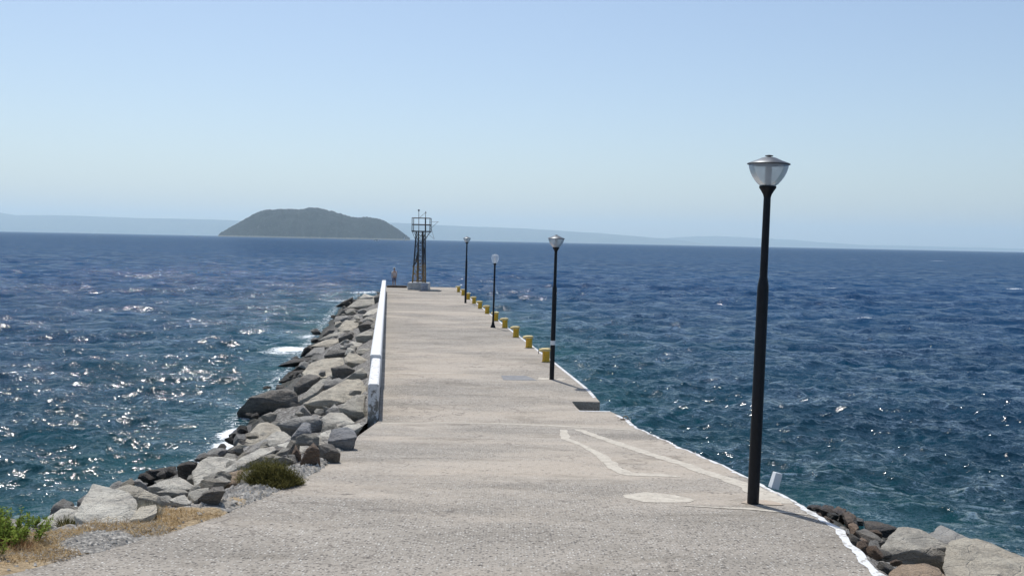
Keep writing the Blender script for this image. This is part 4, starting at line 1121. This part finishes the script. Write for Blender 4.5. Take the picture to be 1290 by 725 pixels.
# distant boats
def boat(px, py, Y, L_, label, sail=False):
    p = onz(px, py) if Y is None else at(px, py, Y); p.z = 0
    r = empty('sailboat' if sail else 'motorboat', p); tag(r, label, 'boat')
    mb = MB(); prof = [(-.5, .16), (-.1, .2), (.25, .15), (.5, .01)]
    for x, w in prof:
        mb.v += [(x*L_, -w*L_, .14*L_+max(0, x)*.1*L_), (x*L_, w*L_, .14*L_+max(0, x)*.1*L_), (x*L_, 0, -.06*L_)]
    for i in range(3):
        a, b = i*3, i*3+3
        mb.f += [(a, b, b+1, a+1), (a+1, b+1, b+2, a+2), (a+2, b+2, b, a)]
    mb.f += [(0, 1, 2), (9, 11, 10)]
    mb.build('hull', M['hull'], r)
    if sail:
        MB().tube((0, 0, 0), (0, 0, 1.35*L_), .03*L_, .02*L_, 6).build('mast', M['hull'], r)
        s = MB(); s.v = [(-.02*L_, .0, .2*L_), (-.45*L_, .02*L_, .2*L_), (-.02*L_, .0, 1.3*L_), (-.02*L_, .03*L_, .2*L_), (-.45*L_, .05*L_, .2*L_), (-.02*L_, .03*L_, 1.3*L_)]
        s.f = [(0, 1, 2), (3, 5, 4), (0, 3, 4, 1), (1, 4, 5, 2), (2, 5, 3, 0)]; s.build('sail', M['sail'], r)
    else: MB().box((-.05*L_, 0, .24*L_), (.35*L_, .22*L_, .18*L_), 0, .8).build('cabin', M['dark'], r)
boat(475, 303.2, 2600, 9, 'tiny motorboat with a white wake in front of the island')
boat(509.5, 300, 3900, 12, 'tiny white sailboat at the right foot of the island', True)

# ---------------------------------------------------------------- haze
DENS = 4.8e-5
t = bpy.data.materials.new('sea haze'); t.use_nodes = True; t.node_tree.nodes.clear()
o_ = t.node_tree.nodes.new('ShaderNodeOutputMaterial'); v_ = t.node_tree.nodes.new('ShaderNodeVolumePrincipled')
v_.inputs['Color'].default_value = (.72, .91, 1.0, 1); v_.inputs['Density'].default_value = DENS; v_.inputs['Anisotropy'].default_value = .35
t.node_tree.links.new(v_.outputs[0], o_.inputs['Volume'])
hz_box = MB().box((0, 0, 446), (84000, 84000, 904)).build('haze', t); tag(hz_box, 'thin blue sea haze', 'haze', None, 'stuff')

# ---------------------------------------------------------------- light, sky, camera
SUN_EL = R(63); SUN_AZ = R(-21)         # azimuth measured from +Y towards +X
sd = Vector((math.sin(SUN_AZ)*math.cos(SUN_EL), math.cos(SUN_AZ)*math.cos(SUN_EL), math.sin(SUN_EL)))
sl = bpy.data.lights.new('sun', 'SUN'); sl.energy = 4.15; sl.angle = R(.53); sl.color = (1, .975, .935)
so = bpy.data.objects.new('sun', sl); C.objects.link(so); so.rotation_euler = (-sd).to_track_quat('-Z', 'Y').to_euler(); so.location = (0, 0, 60)
w = bpy.data.worlds.new('World'); bpy.context.scene.world = w; w.use_nodes = True
nt = w.node_tree; nt.nodes.clear()
sk = nt.nodes.new('ShaderNodeTexSky'); sk.sky_type = 'NISHITA'; sk.sun_disc = False; sk.sun_elevation = SUN_EL; sk.sun_rotation = SUN_AZ % (2*math.pi)
sk.air_density = 1.0; sk.dust_density = 1.1; sk.ozone_density = 2.0
bg = nt.nodes.new('ShaderNodeBackground'); bg.inputs[1].default_value = .126
wo = nt.nodes.new('ShaderNodeOutputWorld'); tn = nt.nodes.new('ShaderNodeMix'); tn.data_type = 'RGBA'; tn.blend_type = 'MULTIPLY'; tn.inputs[0].default_value = 1; tn.inputs[7].default_value = (1.0, .985, .985, 1)
nt.links.new(sk.outputs[0], tn.inputs[6]); nt.links.new(tn.outputs[2], bg.inputs[0]); nt.links.new(bg.outputs[0], wo.inputs[0])
cd = bpy.data.cameras.new('camera'); cd.sensor_width = 36; cd.lens = FX/1290*36; cd.clip_start = .1; cd.clip_end = 80000
co = bpy.data.objects.new('camera', cd); C.objects.link(co)
mt = Matrix((rt, up, -fwd)).transposed().to_4x4(); mt.translation = CAM; co.matrix_world = mt
sc_ = bpy.context.scene; sc_.camera = co
sc_.view_settings.view_transform = 'Standard'; sc_.view_settings.look = 'None'; sc_.view_settings.exposure = 0; sc_.view_settings.gamma = 1
sc_.view_settings.use_curve_mapping = False
sc_.render.engine = 'CYCLES'
sc_.cycles.volume_bounces = 2
